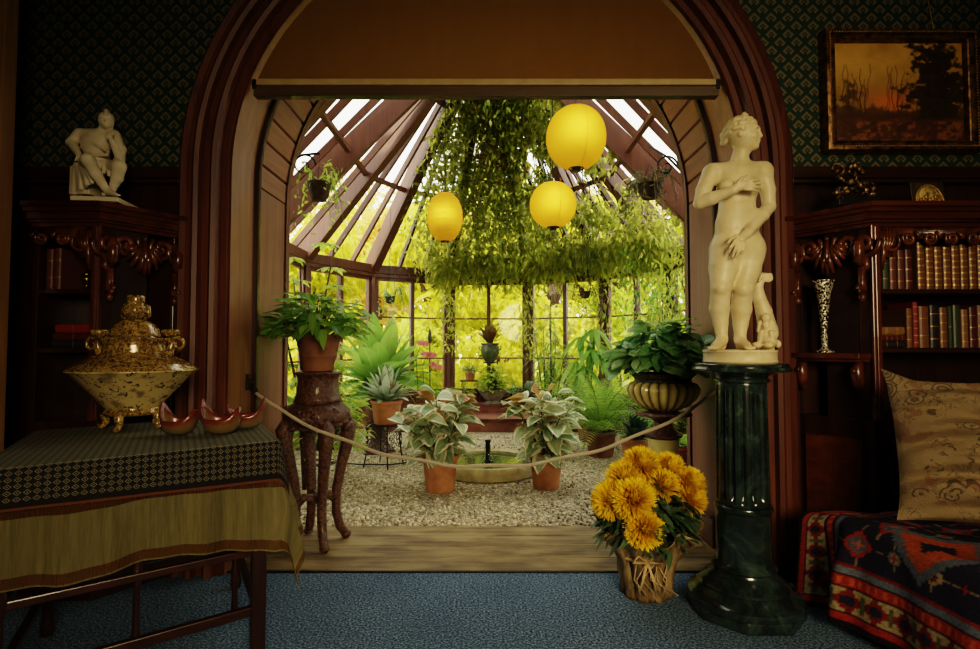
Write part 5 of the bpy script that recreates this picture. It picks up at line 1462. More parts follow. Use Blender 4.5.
def blades(z0, n, Lb, Wb, seed, spread=.9, droop=.6, shape='blade', nv=8, r0=.02, fold=.18):
    g = np.random.default_rng(seed); L = Leaves(); a = np.arange(n) * 2.4 + g.uniform(-.3, .3, n)
    t = np.linspace(.05, 1, n)
    d = np.stack([np.cos(a) * spread * t, np.sin(a) * spread * t, 1.05 - .45 * t], 1)
    B = np.stack([np.cos(a) * r0, np.sin(a) * r0, np.full(n, z0)], 1)
    L.add(B, d, np.array([0, 0, 1.]) - .9 * np.stack([np.cos(a), np.sin(a), np.zeros(n)], 1), Lb * g.uniform(.75, 1.1, n), Wb * g.uniform(.8, 1.1, n), droop * t * g.uniform(.7, 1.3, n), fold, shape, nv, g.random(n))
    return L

def fronds(z0, n, Lf, seed, arch=.9, pin=.085, np_=26, w=.016):
    g = np.random.default_rng(seed); L = Leaves(); tb_ = MB()
    for i in range(n):
        a = i * 2.4 + g.uniform(-.3, .3); k = g.uniform(.55, 1); el_ = g.uniform(.6, 1.4); ll = Lf * g.uniform(.7, 1.05)
        ts = np.linspace(0, 1, np_); h = np.array([math.cos(a), math.sin(a), 0])
        P = h[None] * (ll * ts * math.cos(el_) + .25 * ll * ts ** 2)[:, None]; P[:, 2] += z0 + ll * ts * math.sin(el_) - arch * ll * ts ** 2.2 * k
        tb_.tube(P[::3].tolist(), .0025, 4, cap=False)
        T = nrm(np.gradient(P, axis=0)); sd = nrm(np.cross(T, [0, 0, 1.])); up_ = np.cross(sd, T)
        sl = slice(3, None); m = np_ - 3; wl = pin * np.sin(PI * np.clip((ts[sl] * .9 + .1), 0, 1)) ** .7
        for sg in (-1, 1):
            L.add(P[sl], nrm(sd[sl] * sg + T[sl] * .45), up_[sl], wl, np.full(m, w), .25, .05, 'blade', 2, np.clip(g.random() * .6 + ts[sl] * .4, 0, 1))
    return tb_, L

# ------------------------------------------------------------------ carved stand with its potted plant
st = thing('carved_plant_stand', 'dark carved wooden plant stand on four curved legs at the edge of the deck', 'plant stand', (-.985, 3.165, .007))
MB().lathe([(.115, .80), (.135, .815), (.125, .84), (.118, .87), (.112, .93), (.118, .965), (.135, .975), (.14, .985), (.12, .99), (.0, .99)], 40, mod=lambda a, z: 1 + .025 * math.sin(a * 11 + z * 80) + .02 * math.sin(a * 7 - z * 130)).build('neck', WOOD_STAND, st, smooth=True)
ap_ = MB().lathe([(.10, .655), (.14, .665), (.175, .69), (.188, .73), (.178, .77), (.145, .80), (.118, .815), (.0, .815)], 48, mod=lambda a, z: 1 + .04 * math.sin(a * 9 + z * 60) * math.sin(z * 90))
lf_ = ap_
for k in range(44):
    a = k * 2.4; z = .67 + .12 * ((k * 7) % 11) / 11; q_r = .172 if z < .75 else .16; lf_.ball((q_r * math.cos(a), q_r * math.sin(a), z), (.026, .026, .02), 8, 6)
ap_.build('carved_apron', WOOD_STAND, st, smooth=True, weld=False)
for a in (-PI * .32, PI * .18, PI * .68, -PI * .82):
    u_ = Vector((math.cos(a), math.sin(a), 0)); z_ = Vector((0, 0, 1))
    lg = MB(); lg.tube([u_ * .15 + z_ * .72, u_ * .185 + z_ * .66, u_ * .175 + z_ * .56, u_ * .14 + z_ * .42, u_ * .115 + z_ * .28, u_ * .115 + z_ * .16, u_ * .14 + z_ * .07, u_ * .175 + z_ * .025, u_ * .20 + z_ * .018], [.04, .048, .038, .031, .027, .026, .026, .024, .016], 10)
    lg.ball(tuple(u_ * .175 + z_ * .022), (.03, .03, .022), 9, 6)
    lg.build('leg', WOOD_STAND, st, smooth=True)
s = MB()
for a in (-PI * .32, PI * .18, PI * .68, -PI * .82):
    u_ = Vector((math.cos(a), math.sin(a), 0)); s.tube([u_ * .12 + Vector((0, 0, .22)), u_ * .07 + Vector((0, 0, .27)), Vector((0, 0, .255))], [.022, .024, .026], 8)
s.ball((0, 0, .255), (.04, .04, .03), 10, 7); s.build('stretcher', WOOD_STAND, st, smooth=True)

t = thing('potted_plant', 'leafy green trailing plant in a wide terracotta pot on the carved stand', 'potted plant', (-.985, 3.165, 1.0))
MB().lathe([(.085, 0), (.09, .012), (.088, .03), (.10, .07), (.108, .085), (.105, .095), (.118, .16), (.13, .185), (.138, .195), (.132, .212), (.118, .212), (.108, .185)], 40).build('pot', TERRA_OLD, t, smooth='auto')
MB().lathe([(.001, .195), (.11, .188)], 20, cap=False).build('soil', SOIL, t)
tb_, L = dome_leaves(.20, 170, .30, .29, .13, .085, 3, .4)
g = np.random.default_rng(8); n = 90; a = g.uniform(0, 2 * PI, n)
L.add(np.stack([np.cos(a) * g.uniform(.05, .16, n), np.sin(a) * g.uniform(.05, .16, n), g.uniform(.2, .34, n)], 1), np.stack([np.cos(a), np.sin(a), np.full(n, .1)], 1), np.array([0, 0, 1.]), g.uniform(.06, .10, n), g.uniform(.016, .03, n), .8, .1, 'blade', 4)
n = 18; a = g.uniform(PI * .78, PI * 1.2, n)
L.add(np.stack([np.cos(a) * .14, np.sin(a) * .14, g.uniform(.22, .30, n)], 1), np.stack([np.cos(a), np.sin(a), g.uniform(.1, .45, n)], 1), np.array([0, 0, 1.]), g.uniform(.10, .17, n), g.uniform(.05, .08, n), .3, .1, 'ovate', 5)
L.build('foliage', LF_GREEN, t); tb_.build('stems', STEM, t, smooth=True)

# ------------------------------------------------------------------ two variegated rubber plants on the gravel
for i, (x, y, r, h, seed, lab) in enumerate([(-.375, 4.32, .142, .285, 21, 'variegated rubber plant in a terracotta pot beside the wire plant table'),
                                       (.475, 4.42, .135, .268, 34, 'variegated rubber plant in a terracotta pot beside the fern, nearer the statue')]):
    t = thing('rubber_plant', lab, 'potted plant', (x, y, .0), 0, 'variegated rubber plants by the fountain')
    zs = pot(t, r, h, TERRA)
    tb_, L = stems_leaves(zs, 13, .56, .31, .23, .14, 8, seed, .4, .5, .10)
    L.build('foliage', LF_RUB, t); tb_.build('stems', STEMB, t, smooth=True)
    L = Leaves(); g = np.random.default_rng(seed + 5); n = 26; a = g.uniform(0, 2 * PI, n)
    sx = 1 if i == 0 else -1
    B = np.stack([.10 * np.cos(a) + sx * .05, .10 * np.sin(a), zs + g.uniform(.28, .52, n)], 1)
    L.add(B, np.stack([np.cos(a) + sx * .3, np.sin(a), g.uniform(.2, 1.0, n)], 1), np.array([0, 0, 1.]) + g.normal(size=(n, 3)) * .4, g.uniform(.14, .20, n), g.uniform(.08, .11, n), .3, .14, 'ellip', 6)
    L.build('young_rusty_leaves', LF_RUST, t)

# ------------------------------------------------------------------ pond with spout
STONE_RIM = m_noise('mossy_rim', (.20, .17, .07), (.40, .34, .17), 9, .7, 0, .3)
pn = thing('fountain_basin', 'low round stone fountain basin with a short spout set in the gravel', 'fountain', (0, 5.0, 0))
MB().lathe([(.455, .0), (.475, .01), (.482, .06), (.475, .095), (.46, .11), (.42, .11), (.405, .10), (.40, .05), (.38, .03), (.001, .03)], 64, cap=False).build('basin', STONE_RIM, pn, smooth='auto')
WAT = N('pond_water'); _n = WAT.noise(WAT.coord((1, 1, 1)), 14, 3)
_g = WAT.n('BsdfGlossy', {'Color': (1, 1, .95, 1), 'Roughness': .04, 'Normal': WAT.bump(_n, .12, .01)}); _d = WAT.n('BsdfDiffuse', {'Color': (.055, .075, .03, 1)})
WAT = WAT.done(WAT.n('MixShader', {0: WAT.math('ADD', .04, WAT.math('MULTIPLY', WAT.n('Fresnel', {'IOR': 1.33}).outputs[0], .6)), 1: _d.outputs[0], 2: _g.outputs[0]}))
MB().lathe([(.001, .078), (.2, .078), (.402, .078)], 48, cap=False).build('water', WAT, pn, smooth=True)
MB().lathe([(.03, .03), (.03, .09), (.02, .10), (.019, .25), (.026, .26), (.026, .28), (.0, .28)], 18).build('spout', IRON, pn, smooth='auto')
MB().lathe([(.026, .24), (.034, .15), (.06, .085)], 18, cap=False).build('water_jet', GLASS, pn, smooth=True)

# ------------------------------------------------------------------ wire table with the silver-leaved plant, loop of wire on the ground
wt = thing('wire_plant_table', 'spindly black wire plant table on the gravel holding the silver-leaved plant', 'plant table', (-.99, 5.18, 0))
TH = .40
m_ = MB(); m_.tube([(.17 * math.cos(a), .17 * math.sin(a), TH) for a in np.linspace(0, 2 * PI, 33)], .007, 6, cap=False)
for k in range(6): a = k * PI / 6; m_.tube([(.17 * math.cos(a), .17 * math.sin(a), TH), (-.17 * math.cos(a), -.17 * math.sin(a), TH)], .004, 5)
m_.build('table_top', IRON, wt, smooth=True)
for k in range(4):
    a = PI / 4 + k * PI / 2 - .4
    MB().tube([(.16 * math.cos(a), .16 * math.sin(a), TH), (.15 * math.cos(a), .15 * math.sin(a), TH * .6), (.17 * math.cos(a), .17 * math.sin(a), .1), (.19 * math.cos(a), .19 * math.sin(a), .0)], .0065, 6).build('leg', IRON, wt, smooth=True)
lt = MB()
for k in range(40):
    a = k * 2 * PI / 40
    p, r = spiral(Vector((.165 * math.cos(a), .165 * math.sin(a), TH - .05 - .07 * (k % 3))), Vector((-math.sin(a), math.cos(a), 0)), Vector((0, 0, 1)), Vector((0, 0, 0)), .035, .008, 1.1, 0, .004, .003, 12); lt.tube(p, r, 5)
lt.build('scrollwork_lattice', IRON, wt, smooth=True)
wl = MB(); 
for q in (.16, .085): wl.tube([(q * math.cos(a), q * math.sin(a), .012) for a in np.linspace(0, 2 * PI, 33)], .006, 6, cap=False)
for k in range(4):
    a = k * PI / 2; p, r = spiral(Vector((.12 * math.cos(a), .12 * math.sin(a), .012)), Vector((math.cos(a), math.sin(a), 0)), Vector((-math.sin(a), math.cos(a), 0)), Vector((0, 0, 0)), .04, .008, 1.4, 0, .005, .004, 16); wl.tube(p, r, 5)
wl.tube([(.16, 0, .012), (.4, -.08, .01), (.7, -.1, .012), (.9, .03, .012), (1.06, .0, .012)], .006, 6)
o = wl.build('wire_trivet', IRON, None, smooth=True, loc=(-1.62, 5.25, .008)); tag(o, 'round black wire trivet with a trailing wire lying on the gravel', 'trivet')
t = thing('silver_leaved_plant', 'silvery leaved plant with a russet heart in a terracotta pot on the wire table', 'potted plant', (-.965, 5.16, TH + .007))
zs = pot(t, .145, .22, TERRA)
L = blades(zs, 40, .38, .11, 41, 1.1, .4, 'ellip', 6); L.build('foliage', LF_GREY, t)
L = blades(zs, 14, .24, .05, 43, .4, .1, 'ellip', 5); L.build('russet_heart', LF_RUST, t)

# ------------------------------------------------------------------ big broad-leaved plant behind it on a dark root stand
t = thing('broad_leaved_plant', 'large plant of broad glossy upright leaves behind the wire table', 'potted plant', (-1.18, 5.85, 0))
rt = MB(); rt.lathe([(.17, 0), (.12, .05), (.075, .16), (.07, .3), (.10, .42), (.13, .46), (.13, .48), (.0, .48)], 24, mod=lambda a, z: 1 + .16 * math.sin(a * 5 + z * 9) * (1 if z < .3 else .3))
rt.build('root_stand', WOOD_STAND, t, smooth=True)
zs = pot(t, .17, .25, m_noise('dark_glaze', (.03, .022, .015), (.07, .05, .03), 10, .3), z=.48)
L = blades(zs, 50, .84, .25, 51, 1.5, .6, 'ellip', 9, .05, .12); L.build('foliage', LF_GREEN, t)
L = blades(zs, 26, .45, .05, 53, 1.2, 1.2, 'blade', 7, .05); L.build('narrow_leaves', LF_LIGHT, t)

# ------------------------------------------------------------------ tall umbrella-leaf plant and bush by the jamb
t = thing('umbrella_plant', 'tall umbrella-leaf plant growing up beside the boarded jamb behind the carved stand', 'plant', (-1.46, 4.35, 0))
g = np.random.default_rng(61); L = Leaves(); tb_ = MB()
for k in range(7):
    a = k * 2.4; top = Vector((.22 * math.cos(a), .22 * math.sin(a), (1.95, 1.7, 1.8, 1.35, 1.5, 1.1, .9)[k])); tb_.tube([(0, 0, 0), (.05 * math.cos(a), .05 * math.sin(a), top.z * .5), tuple(top)], [.016, .012, .006], 7)
    for j in range(8):
        c = np.array(top) * np.array([1, 1, 1 - .085 * j]) + np.append(g.normal(0, .09, 2), 0); m = 8; az = np.arange(m) * 2 * PI / m + g.random()
        tb_.tube([tuple(top * (1 - .085 * j)), tuple(c)], .004, 5)
        L.add(np.repeat(c[None], m, 0), np.stack([np.cos(az), np.sin(az), np.full(m, .15)], 1), np.array([0, 0, 1.]), g.uniform(.10, .16, m), .055, .45, .1, 'ellip', 4)
L.build('foliage', LF_LIGHT, t); tb_.build('stems', STEMB, t, smooth=True)
t = thing('leafy_bush', 'dense pale green bush growing at the foot of the umbrella plant', 'bush', (-1.42, 4.75, 0))
tb_, L = dome_leaves(.25, 700, .42, .85, .085, .05, 63, .4, 'ovate', .3, 3); L.build('foliage', LF_LIGHT, t); tb_.build('stems', STEM, t, smooth=True)

# ------------------------------------------------------------------ flowering orchid and cattail ornament
PINK = m_leaf('pink_petal', [(.70, .14, .16), (.80, .25, .25), (.85, .42, .38)], .5, .4)
t = thing('orchid', 'orchid with arching sprays of pink flowers behind the broad-leaved plant', 'flower', (-.62, 5.6, 0))
zs = pot(t, .10, .16, TERRA, z=.0)
L = blades(zs, 12, .35, .07, 71, .9, .7, 'ellip', 6); L.build('foliage', LF_GREEN, t)
tb_ = MB(); fl_ = []
g = np.random.default_rng(73)
for k in range(3):
    P = [Vector((.0, 0, zs)), Vector((-.10 + .06 * k, .0, .6)), Vector((-.12 + .07 * k, -.04, 1.02 - .09 * k)), Vector((-.06 + .06 * k, -.06, 1.19 - .11 * k)), Vector((.0 + .05 * k, -.08, 1.18 - .12 * k))]
    tb_.tube(P, [.005, .005, .004, .003, .002], 6)
    for j in range(5): fl_.append(P[3].lerp(P[4], j / 4 * 1.1 - .1) + Vector((g.normal(0, .02), g.normal(0, .02), -.015)))
tb_.build('flower_stems', STEM, t, smooth=True)
for c in fl_:
    L = Leaves(); m = 6; az = np.arange(m) * 2 * PI / m + g.random()
    L.add(np.repeat(np.array(c)[None], m, 0), np.stack([np.cos(az), np.full(m, -.4), np.sin(az)], 1), np.array([0, -1., 0]), .036, .026, .1, .1, 'ellip', 3); L.build('blossom', PINK, t)
t = thing('cattail_spike', 'single dark cattail spike standing before the window post behind the orchid', 'garden stake', (-.66, 6.1, 0))
MB().tube([(0, 0, 0), (.004, 0, .6), (0, 0, 1.18)], .008, 6).build('stalk', IRON, t, smooth=True)
MB().lathe([(.004, 1.16), (.018, 1.18), (.022, 1.23), (.016, 1.30), (.004, 1.34)], 12).build('head', m_noise('dark_green_spike', (.02, .035, .015), (.05, .07, .03), 40, .7), t, smooth=True)

# ------------------------------------------------------------------ plants on the brick step
def small_pot(lab, x, y, z, r, h, mat, leafmat, n, R, H, Ln, Wn, seed, name='potted_plant', shape='ovate', grp=None):
    t = thing(name, lab, 'potted plant', (x, y, z), 0, grp); zs = pot(t, r, h, mat)
    tb_, L = dome_leaves(zs, n, R, H, Ln, Wn, seed, .4, shape, .2, 4); L.build('foliage', leafmat, t); tb_.build('stems', STEM, t, smooth=True); return t
t = thing('stone_planter', 'grey stone urn planter with a bushy light green plant on the brick step', 'planter', (.06, 7.86, .297))
MB().lathe([(.10, 0), (.12, .01), (.10, .03), (.09, .05), (.13, .08), (.18, .15), (.20, .19), (.215, .20), (.21, .215), (.18, .21), (.16, .18)], 36, mod=lambda a, z: 1 + .02 * math.cos(a * 12)).build('urn', GREYSTONE, t, smooth='auto')
tb_, L = dome_leaves(.20, 330, .25, .42, .085, .04, 81, .3, 'ellip', .15, 3); L.build('foliage', LF_LIGHT, t); tb_.build('stems', STEM, t, smooth=True)
ps = thing('iron_pot_stand', 'slim iron pedestal behind the stone planter holding the green glazed pot', 'pot stand', (.02, 8.12, .297))
MB().lathe([(.09, 0), (.09, .012), (.02, .03), (.012, .06), (.012, .55), (.02, .57), (.10, .585), (.10, .60), (.0, .60)], 20).build('column', IRON, ps, smooth='auto')
t = thing('bronze_leaved_plant', 'upright bronze-leaved plant in a rounded green glazed pot on the iron pedestal', 'potted plant', (.02, 8.12, .899))
MB().lathe([(.07, 0), (.075, .01), (.115, .06), (.14, .14), (.138, .21), (.125, .25), (.14, .262), (.14, .28), (.12, .28), (.11, .25)], 36).build('pot', m_noise('green_glaze', (.05, .07, .035), (.10, .12, .06), 8, .25), t, smooth='auto')
for sx in (-1, 1): MB().tube([(sx * .13, 0, .22), (sx * .165, 0, .235), (sx * .16, 0, .19), (sx * .135, 0, .17)], .009, 7).build('handle', m_noise('green_glaze_handle', (.05, .07, .035), (.10, .12, .06), 8, .25), t, smooth=True)
L = blades(.27, 16, .36, .15, 85, .55, .35, 'ellip', 6, .03, .12); L.build('foliage', LF_BROWN, t); L = blades(.27, 8, .22, .05, 86, 1.2, .4, 'ellip', 4); L.build('outer_leaves', LF_LIGHT, t)
small_pot('small terracotta pot with a light green plant on the brick step beside the stone planter', -.35, 7.85, .297, .085, .15, TERRA, LF_LIGHT, 70, .15, .17, .09, .05, 91)
small_pot('small terracotta pot of trailing green leaves at the end of the upper brick step', -.62, 7.93, .297, .08, .14, TERRA, LF_GREEN, 60, .14, .15, .09, .05, 92)
sh = thing('plant_shelf', 'narrow wooden plant shelf on two iron legs along the back windows', 'shelf', (-.28, 8.10, .297))
MB().box((0, 0, .32), (.30, .17, .022)).build('board', WOOD_FRAME, sh, bevel=.003)
for sx in (-1, 1): MB().tube([(sx * .12, .05, 0), (sx * .12, .05, .31), (sx * .12, -.06, .31), (sx * .12, -.06, 0)], .007, 6).build('leg', IRON, sh, smooth=True)
small_pot('terracotta pot with spiky green leaves on the narrow shelf by the back window', -.28, 8.10, .632, .08, .14, TERRA, LF_DEEP, 50, .12, .14, .09, .03, 94, shape='ellip')
t = thing('barrel_cactus', 'round grey-green barrel cactus in a dark pot at the end of the brick step', 'cactus', (.63, 7.93, .297))
pot(t, .09, .12, m_noise('black_pot', (.015, .015, .012), (.035, .033, .03), 10, .5))
MB().lathe([(.02, .10), (.09, .13), (.115, .20), (.10, .28), (.06, .32), (.0, .33)], 48, mod=lambda a, z: 1 + .06 * math.cos(a * 14)).build('body', m_noise('cactus_skin', (.05, .09, .05), (.14, .19, .11), 30, .6), t, smooth=True)
small_pot('dark leaved plant in a small black pot beside the barrel cactus', .385, 7.98, .297, .08, .13, m_noise('charcoal_pot', (.02, .018, .015), (.05, .045, .04), 10, .6), LF_DEEP, 70, .15, .22, .09, .05, 96)

# ------------------------------------------------------------------ tall plants between fountain and back windows
t = thing('bamboo_plant', 'tall narrow-leaved bamboo-like plant with a straight cane rising before the windows', 'plant', (.78, 6.95, 0))
zs = pot(t, .15, .24, TERRA_OLD); g = np.random.default_rng(97); L = Leaves(); tb_ = MB()
for k in range(7):
    a = k * 2.4; q = .16 * math.sqrt(k / 7); H_c = (1.45, 1.2, 1.25, 1.0, 1.1, .85, .75)[k]
    b0 = np.array([.05 * math.cos(a), .05 * math.sin(a), zs]); b1 = np.array([q * math.cos(a) * 1.6, q * math.sin(a) * 1.6, zs + H_c]); tb_.tube([tuple(b0), tuple((b0 + b1) / 2), tuple(b1)], [.009, .008, .005], 7)
    m = 34; tt = np.linspace(.12, .98, m); B = b0 + (b1 - b0) * tt[:, None]; az = np.arange(m) * 2.4 + g.random()
    L.add(B, np.stack([np.cos(az), np.sin(az), g.uniform(.2, .8, m)], 1), np.array([0, 0, 1.]), g.uniform(.18, .28, m), g.uniform(.026, .040, m), .8, .1, 'blade', 5)
L.build('foliage', LF_GREEN, t); tb_.build('canes', STEM, t, smooth=True)
MB().tube([(.02, -.03, zs), (.02, -.03, 1.78)], .007, 6).build('support_cane', IRON, t, smooth=True)
t = thing('drooping_plant', 'plant with large drooping leaves on tall stalks next to the bamboo-like plant', 'plant', (1.22, 6.55, 0))
zs = pot(t, .16, .25, TERRA_OLD); g = np.random.default_rng(99); L = Leaves(); tb_ = MB()
for k in range(9):
    a = k * 2.4; q = .07 + .16 * math.sqrt(k / 9); tp = np.array([q * math.cos(a), q * math.sin(a), (1.35, 1.25, 1.1, 1.2, .95, 1.05, .8, .9, .65)[k]]); tb_.tube([(0, 0, zs), tuple(tp * [.4, .4, .6]), tuple(tp)], [.009, .007, .004], 6)
    m = 6; az = np.arange(m) * 1.05 + g.random()
    L.add(np.repeat(tp[None], m, 0), np.stack([np.cos(az), np.sin(az), np.full(m, -.35)], 1), np.array([0, 0, 1.]), g.uniform(.22, .32, m), g.uniform(.07, .10, m), .7, .1, 'ellip', 6)
L.build('foliage', LF_GREEN, t); tb_.build('stalks', STEM, t, smooth=True)
t = thing('large_fern', 'big feathery fern spilling onto the gravel beside the gadrooned urn', 'fern', (1.17, 5.65, 0))
zs = pot(t, .16, .26, TERRA_OLD); tb_, L = fronds(zs, 90, 1.2, 101, .66, .13); L.build('fronds', LF_FERN, t); tb_.build('ribs', STEM, t, smooth=True)
t = thing('dark_veined_plant', 'dark pale-veined plant in a tapered terracotta pot between fern and urn', 'potted plant', (1.36, 5.55 - .35, 0))
t.location = (1.35, 4.95, 0)
zs = pot(t, .14, .31, TERRA, z=.0)
L = blades(zs, 24, .36, .13, 103, .9, .5, 'ovate', 6); L.build('foliage', LF_DARKV, t)
t = thing('red_glazed_pot', 'dark red glazed pot with a small fern beside the boarded jamb', 'potted plant', (1.78, 4.95, 0))
zs = pot(t, .13, .24, m_noise('red_glaze', (.16, .03, .02), (.26, .06, .04), 8, .3)); tb_, L = fronds(zs, 18, .42, 105, .9, .08, 18); L.build('fronds', LF_FERN, t)
t = thing('shrub', 'loose green shrub filling the corner behind the urn below the hanging basket', 'shrub', (1.93, 6.0, 0))
tb_, L = dome_leaves(.2, 480, .29, 1.75, .11, .06, 107, .5, 'ovate', .25, 4); L.build('foliage', LF_GREEN, t); tb_.build('stems', STEMB, t, smooth=True)

# ------------------------------------------------------------------ gadrooned urn on its pedestal
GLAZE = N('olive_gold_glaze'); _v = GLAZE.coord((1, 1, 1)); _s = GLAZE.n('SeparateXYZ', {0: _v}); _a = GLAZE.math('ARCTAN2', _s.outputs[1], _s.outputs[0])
_l = GLAZE.math('POWER', GLAZE.math('ABSOLUTE', GLAZE.math('SINE', GLAZE.math('MULTIPLY', _a, 11.0))), .8); _n = GLAZE.noise(_v, 14, 4)  # gaps between the ribs: shade painted into the glaze colour
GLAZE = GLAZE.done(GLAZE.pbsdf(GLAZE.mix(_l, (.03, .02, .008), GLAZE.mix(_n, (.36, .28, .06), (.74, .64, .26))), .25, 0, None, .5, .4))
ug = thing('gadrooned_urn', 'wide olive-gold urn with swollen ribs and a dark rim on a plain yellow drum', 'urn', (1.035, 3.185, .007))
MB().lathe([(.10, 0), (.10, .03), (.085, .05), (.078, .06), (.078, .40), (.088, .585), (.092, .60), (.06, .60)], 32).build('drum', m_noise('pale_yellow_glaze', (.40, .36, .12), (.58, .52, .22), 10, .35, 0, 0), ug, smooth='auto')
MB().lathe([(.07, .60), (.105, .61), (.11, .625), (.075, .64), (.055, .665), (.05, .69), (.065, .712), (.125, .728), (.152, .738), (.148, .752), (.09, .760), (.06, .765)], 36, mod=lambda a, z: 1 + (.10 * math.sin(a * 8) if .72 < z < .757 else 0)).build('stem', WOOD_STAND, ug, smooth='auto')
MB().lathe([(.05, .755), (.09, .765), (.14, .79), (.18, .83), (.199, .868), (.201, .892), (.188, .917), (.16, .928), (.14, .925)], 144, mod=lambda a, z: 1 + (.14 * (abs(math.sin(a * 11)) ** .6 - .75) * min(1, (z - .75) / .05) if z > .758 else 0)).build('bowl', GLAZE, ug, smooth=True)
MB().lathe([(.155, .915), (.165, .925), (.158, .94), (.168, .955), (.185, .968), (.19, .978), (.17, .98), (.15, .95)], 48, mod=lambda a, z: 1 + .015 * math.sin(a * 24)).build('rim', m_noise('dark_scrolled_rim', (.012, .01, .007), (.11, .085, .04), 70, .35, 0, .8, lo=.45, hi=.6), ug, smooth='auto')
MB().lathe([(.001, .96), (.15, .955)], 24, cap=False).build('soil', SOIL, ug)
t = thing('urn_plant', 'wide mounded plant of scalloped green leaves growing in the gadrooned urn', 'plant', (1.035, 3.185, 1.01))
tb_, L = dome_leaves(.0, 250, .28, .27, .12, .11, 111, .3, 'round', .25, 5, .15); L.build('foliage', LF_DEEP, t); tb_.build('stems', STEM, t, smooth=True)
g = np.random.default_rng(112); L = Leaves(); n = 40; a = g.uniform(0, 2 * PI, n); k = g.uniform(.03, .15, n)
L.add(np.stack([k * np.cos(a), k * np.sin(a), g.uniform(.19, .27, n)], 1), np.stack([np.cos(a), np.sin(a), np.full(n, .6)], 1), np.array([0, 0, 1.]), g.uniform(.07, .12, n), g.uniform(.06, .09, n), .4, .12, 'round', 5); L.build('young_leaves', LF_GREEN, t)

# ------------------------------------------------------------------ chrysanthemum in crumpled foil
ch = thing('chrysanthemum', 'pot of big golden chrysanthemums wrapped in crumpled foil on the blue carpet', 'flowers', (.745, 2.555, 0))
g = np.random.default_rng(121)
FOIL = N('crumpled_foil'); _n = FOIL.noise(FOIL.coord((1, 1, .4)), 16, 5, .6, 1.0); FOIL = FOIL.done(FOIL.pbsdf(FOIL.ramp(_n, [(.35, (.16, .10, .045)), (.65, (.50, .36, .17))]), .3, .35, FOIL.bump(_n, .9, .02), .6))
nu, nv = 60, 16; V = []
for i in range(nv + 1):
    z = .30 * i / nv; q = i / nv
    for j in range(nu):
        a = 2 * PI * j / nu
        r = .108 + .02 * q + (.085 * max(0, (q - .5) / .5) ** 1.5) + (.006 + .022 * q ** 2) * math.sin(a * 9 + 2 * q) + .006 * math.sin(a * 23 + q * 9) + .05 * max(0, math.cos(a + .3)) * max(0, q - .35) ** 1.2
        V.append((r * math.cos(a), r * math.sin(a), z + .035 * q ** 4 * math.sin(a * 5 + 1)))
F = [(i * nu + j, i * nu + (j + 1) % nu, (i + 1) * nu + (j + 1) % nu, (i + 1) * nu + j) for i in range(nv) for j in range(nu)]
fw_ = link('foil_wrap', np_mesh('foil_wrap', np.array(V), np.array(F)), FOIL, ch, True, solid=.002)
MB().lathe([(.10, .003), (.12, .20), (.115, .21), (.0, .21)], 24).build('pot', SOIL, ch, smooth='auto')
rb = MB(); rb.tube([(.127 * math.cos(a), .127 * math.sin(a), .19 + .008 * math.sin(3 * a)) for a in np.linspace(0, 2 * PI, 41)], .007, 6, cap=False)
for sx in (-1, 1): rb.tube([(-.03, -.128, .19), (-.03 + sx * .045, -.145, .225), (-.03 + sx * .065, -.145, .195), (-.03, -.13, .188)], .007, 6); rb.tube([(-.03, -.13, .188), (-.03 + sx * .02, -.14, .13), (-.03 + sx * .035, -.138, .07)], [.006, .007, .004], 6)
for k in range(8): x0 = g.uniform(-.08, .07); rb.tube([(x0, -.12 - .01, .19), (x0 + g.normal(0, .03), -.145, .12), (x0 + g.normal(0, .05), -.14, .05)], .0022, 4)
rb.build('raffia_ribbon', m_noise('raffia', (.40, .28, .13), (.62, .46, .24), 30, .6), fw_, smooth=True)
lf = MB()
tb_, L = dome_leaves(.27, 420, .23, .30, .085, .05, 123, .5, 'ovate', .3, 4)
L.build('foliage', LF_MUM, ch)
PETAL = N('golden_petal'); _r = PETAL.n('Attribute', attribute_name='rnd').outputs['Fac']; _uv = PETAL.n('SeparateXYZ', {0: PETAL.n('TexCoord').outputs['UV']})
_c = PETAL.ramp(_r, [(0, (.70, .36, .008)), (.35, (.92, .60, .015)), (.7, (.98, .74, .03)), (1, (1, .84, .10))]); _c = PETAL.mix(PETAL.math('MULTIPLY', PETAL.math('SUBTRACT', 1.0, _uv.outputs[1]), .75), _c, (.60, .22, .008))
_p = PETAL.pbsdf(_c, .55, 0, None, .2); _t = PETAL.n('BsdfTranslucent', {'Color': _c}); PETAL = PETAL.done(PETAL.n('MixShader', {0: .3, 1: _p.outputs[0], 2: _t.outputs[0]}))
def bloom(seed, R):
    g = np.random.default_rng(seed); n = 560
    i = np.arange(n) + .5; ph = np.arccos(1 - 1.62 * i / n); th = PI * (1 + 5 ** .5) * i
    d = np.stack([np.cos(th) * np.sin(ph), np.sin(th) * np.sin(ph), np.cos(ph)], 1); d = nrm(d + g.normal(size=(n, 3)) * .10)
    L = Leaves()
    nn_ = nrm(np.array([0, 0, 1.]) - d * d[:, 2:3] + g.normal(size=(n, 3)) * .15)
    L.add(d * R * .12, d, nn_, R * g.uniform(.84, 1.0, n) * (1 - .15 * np.cos(ph) ** 2), R * .145, .0, .5, 'petal', 5, np.clip(.25 + .65 * (1 - ph / 2.2) * 0 + g.normal(.42, .2, n), 0, 1), curl=.36)
    return np_mesh('blossom', np.concatenate(L.V), np.concatenate(L.F), np.concatenate(L.U), {'rnd': np.concatenate(L.R)})
bl = [bloom(200 + k, .083) for k in range(3)]
stm = MB()
base_ = Vector((.745, 2.555, 0))
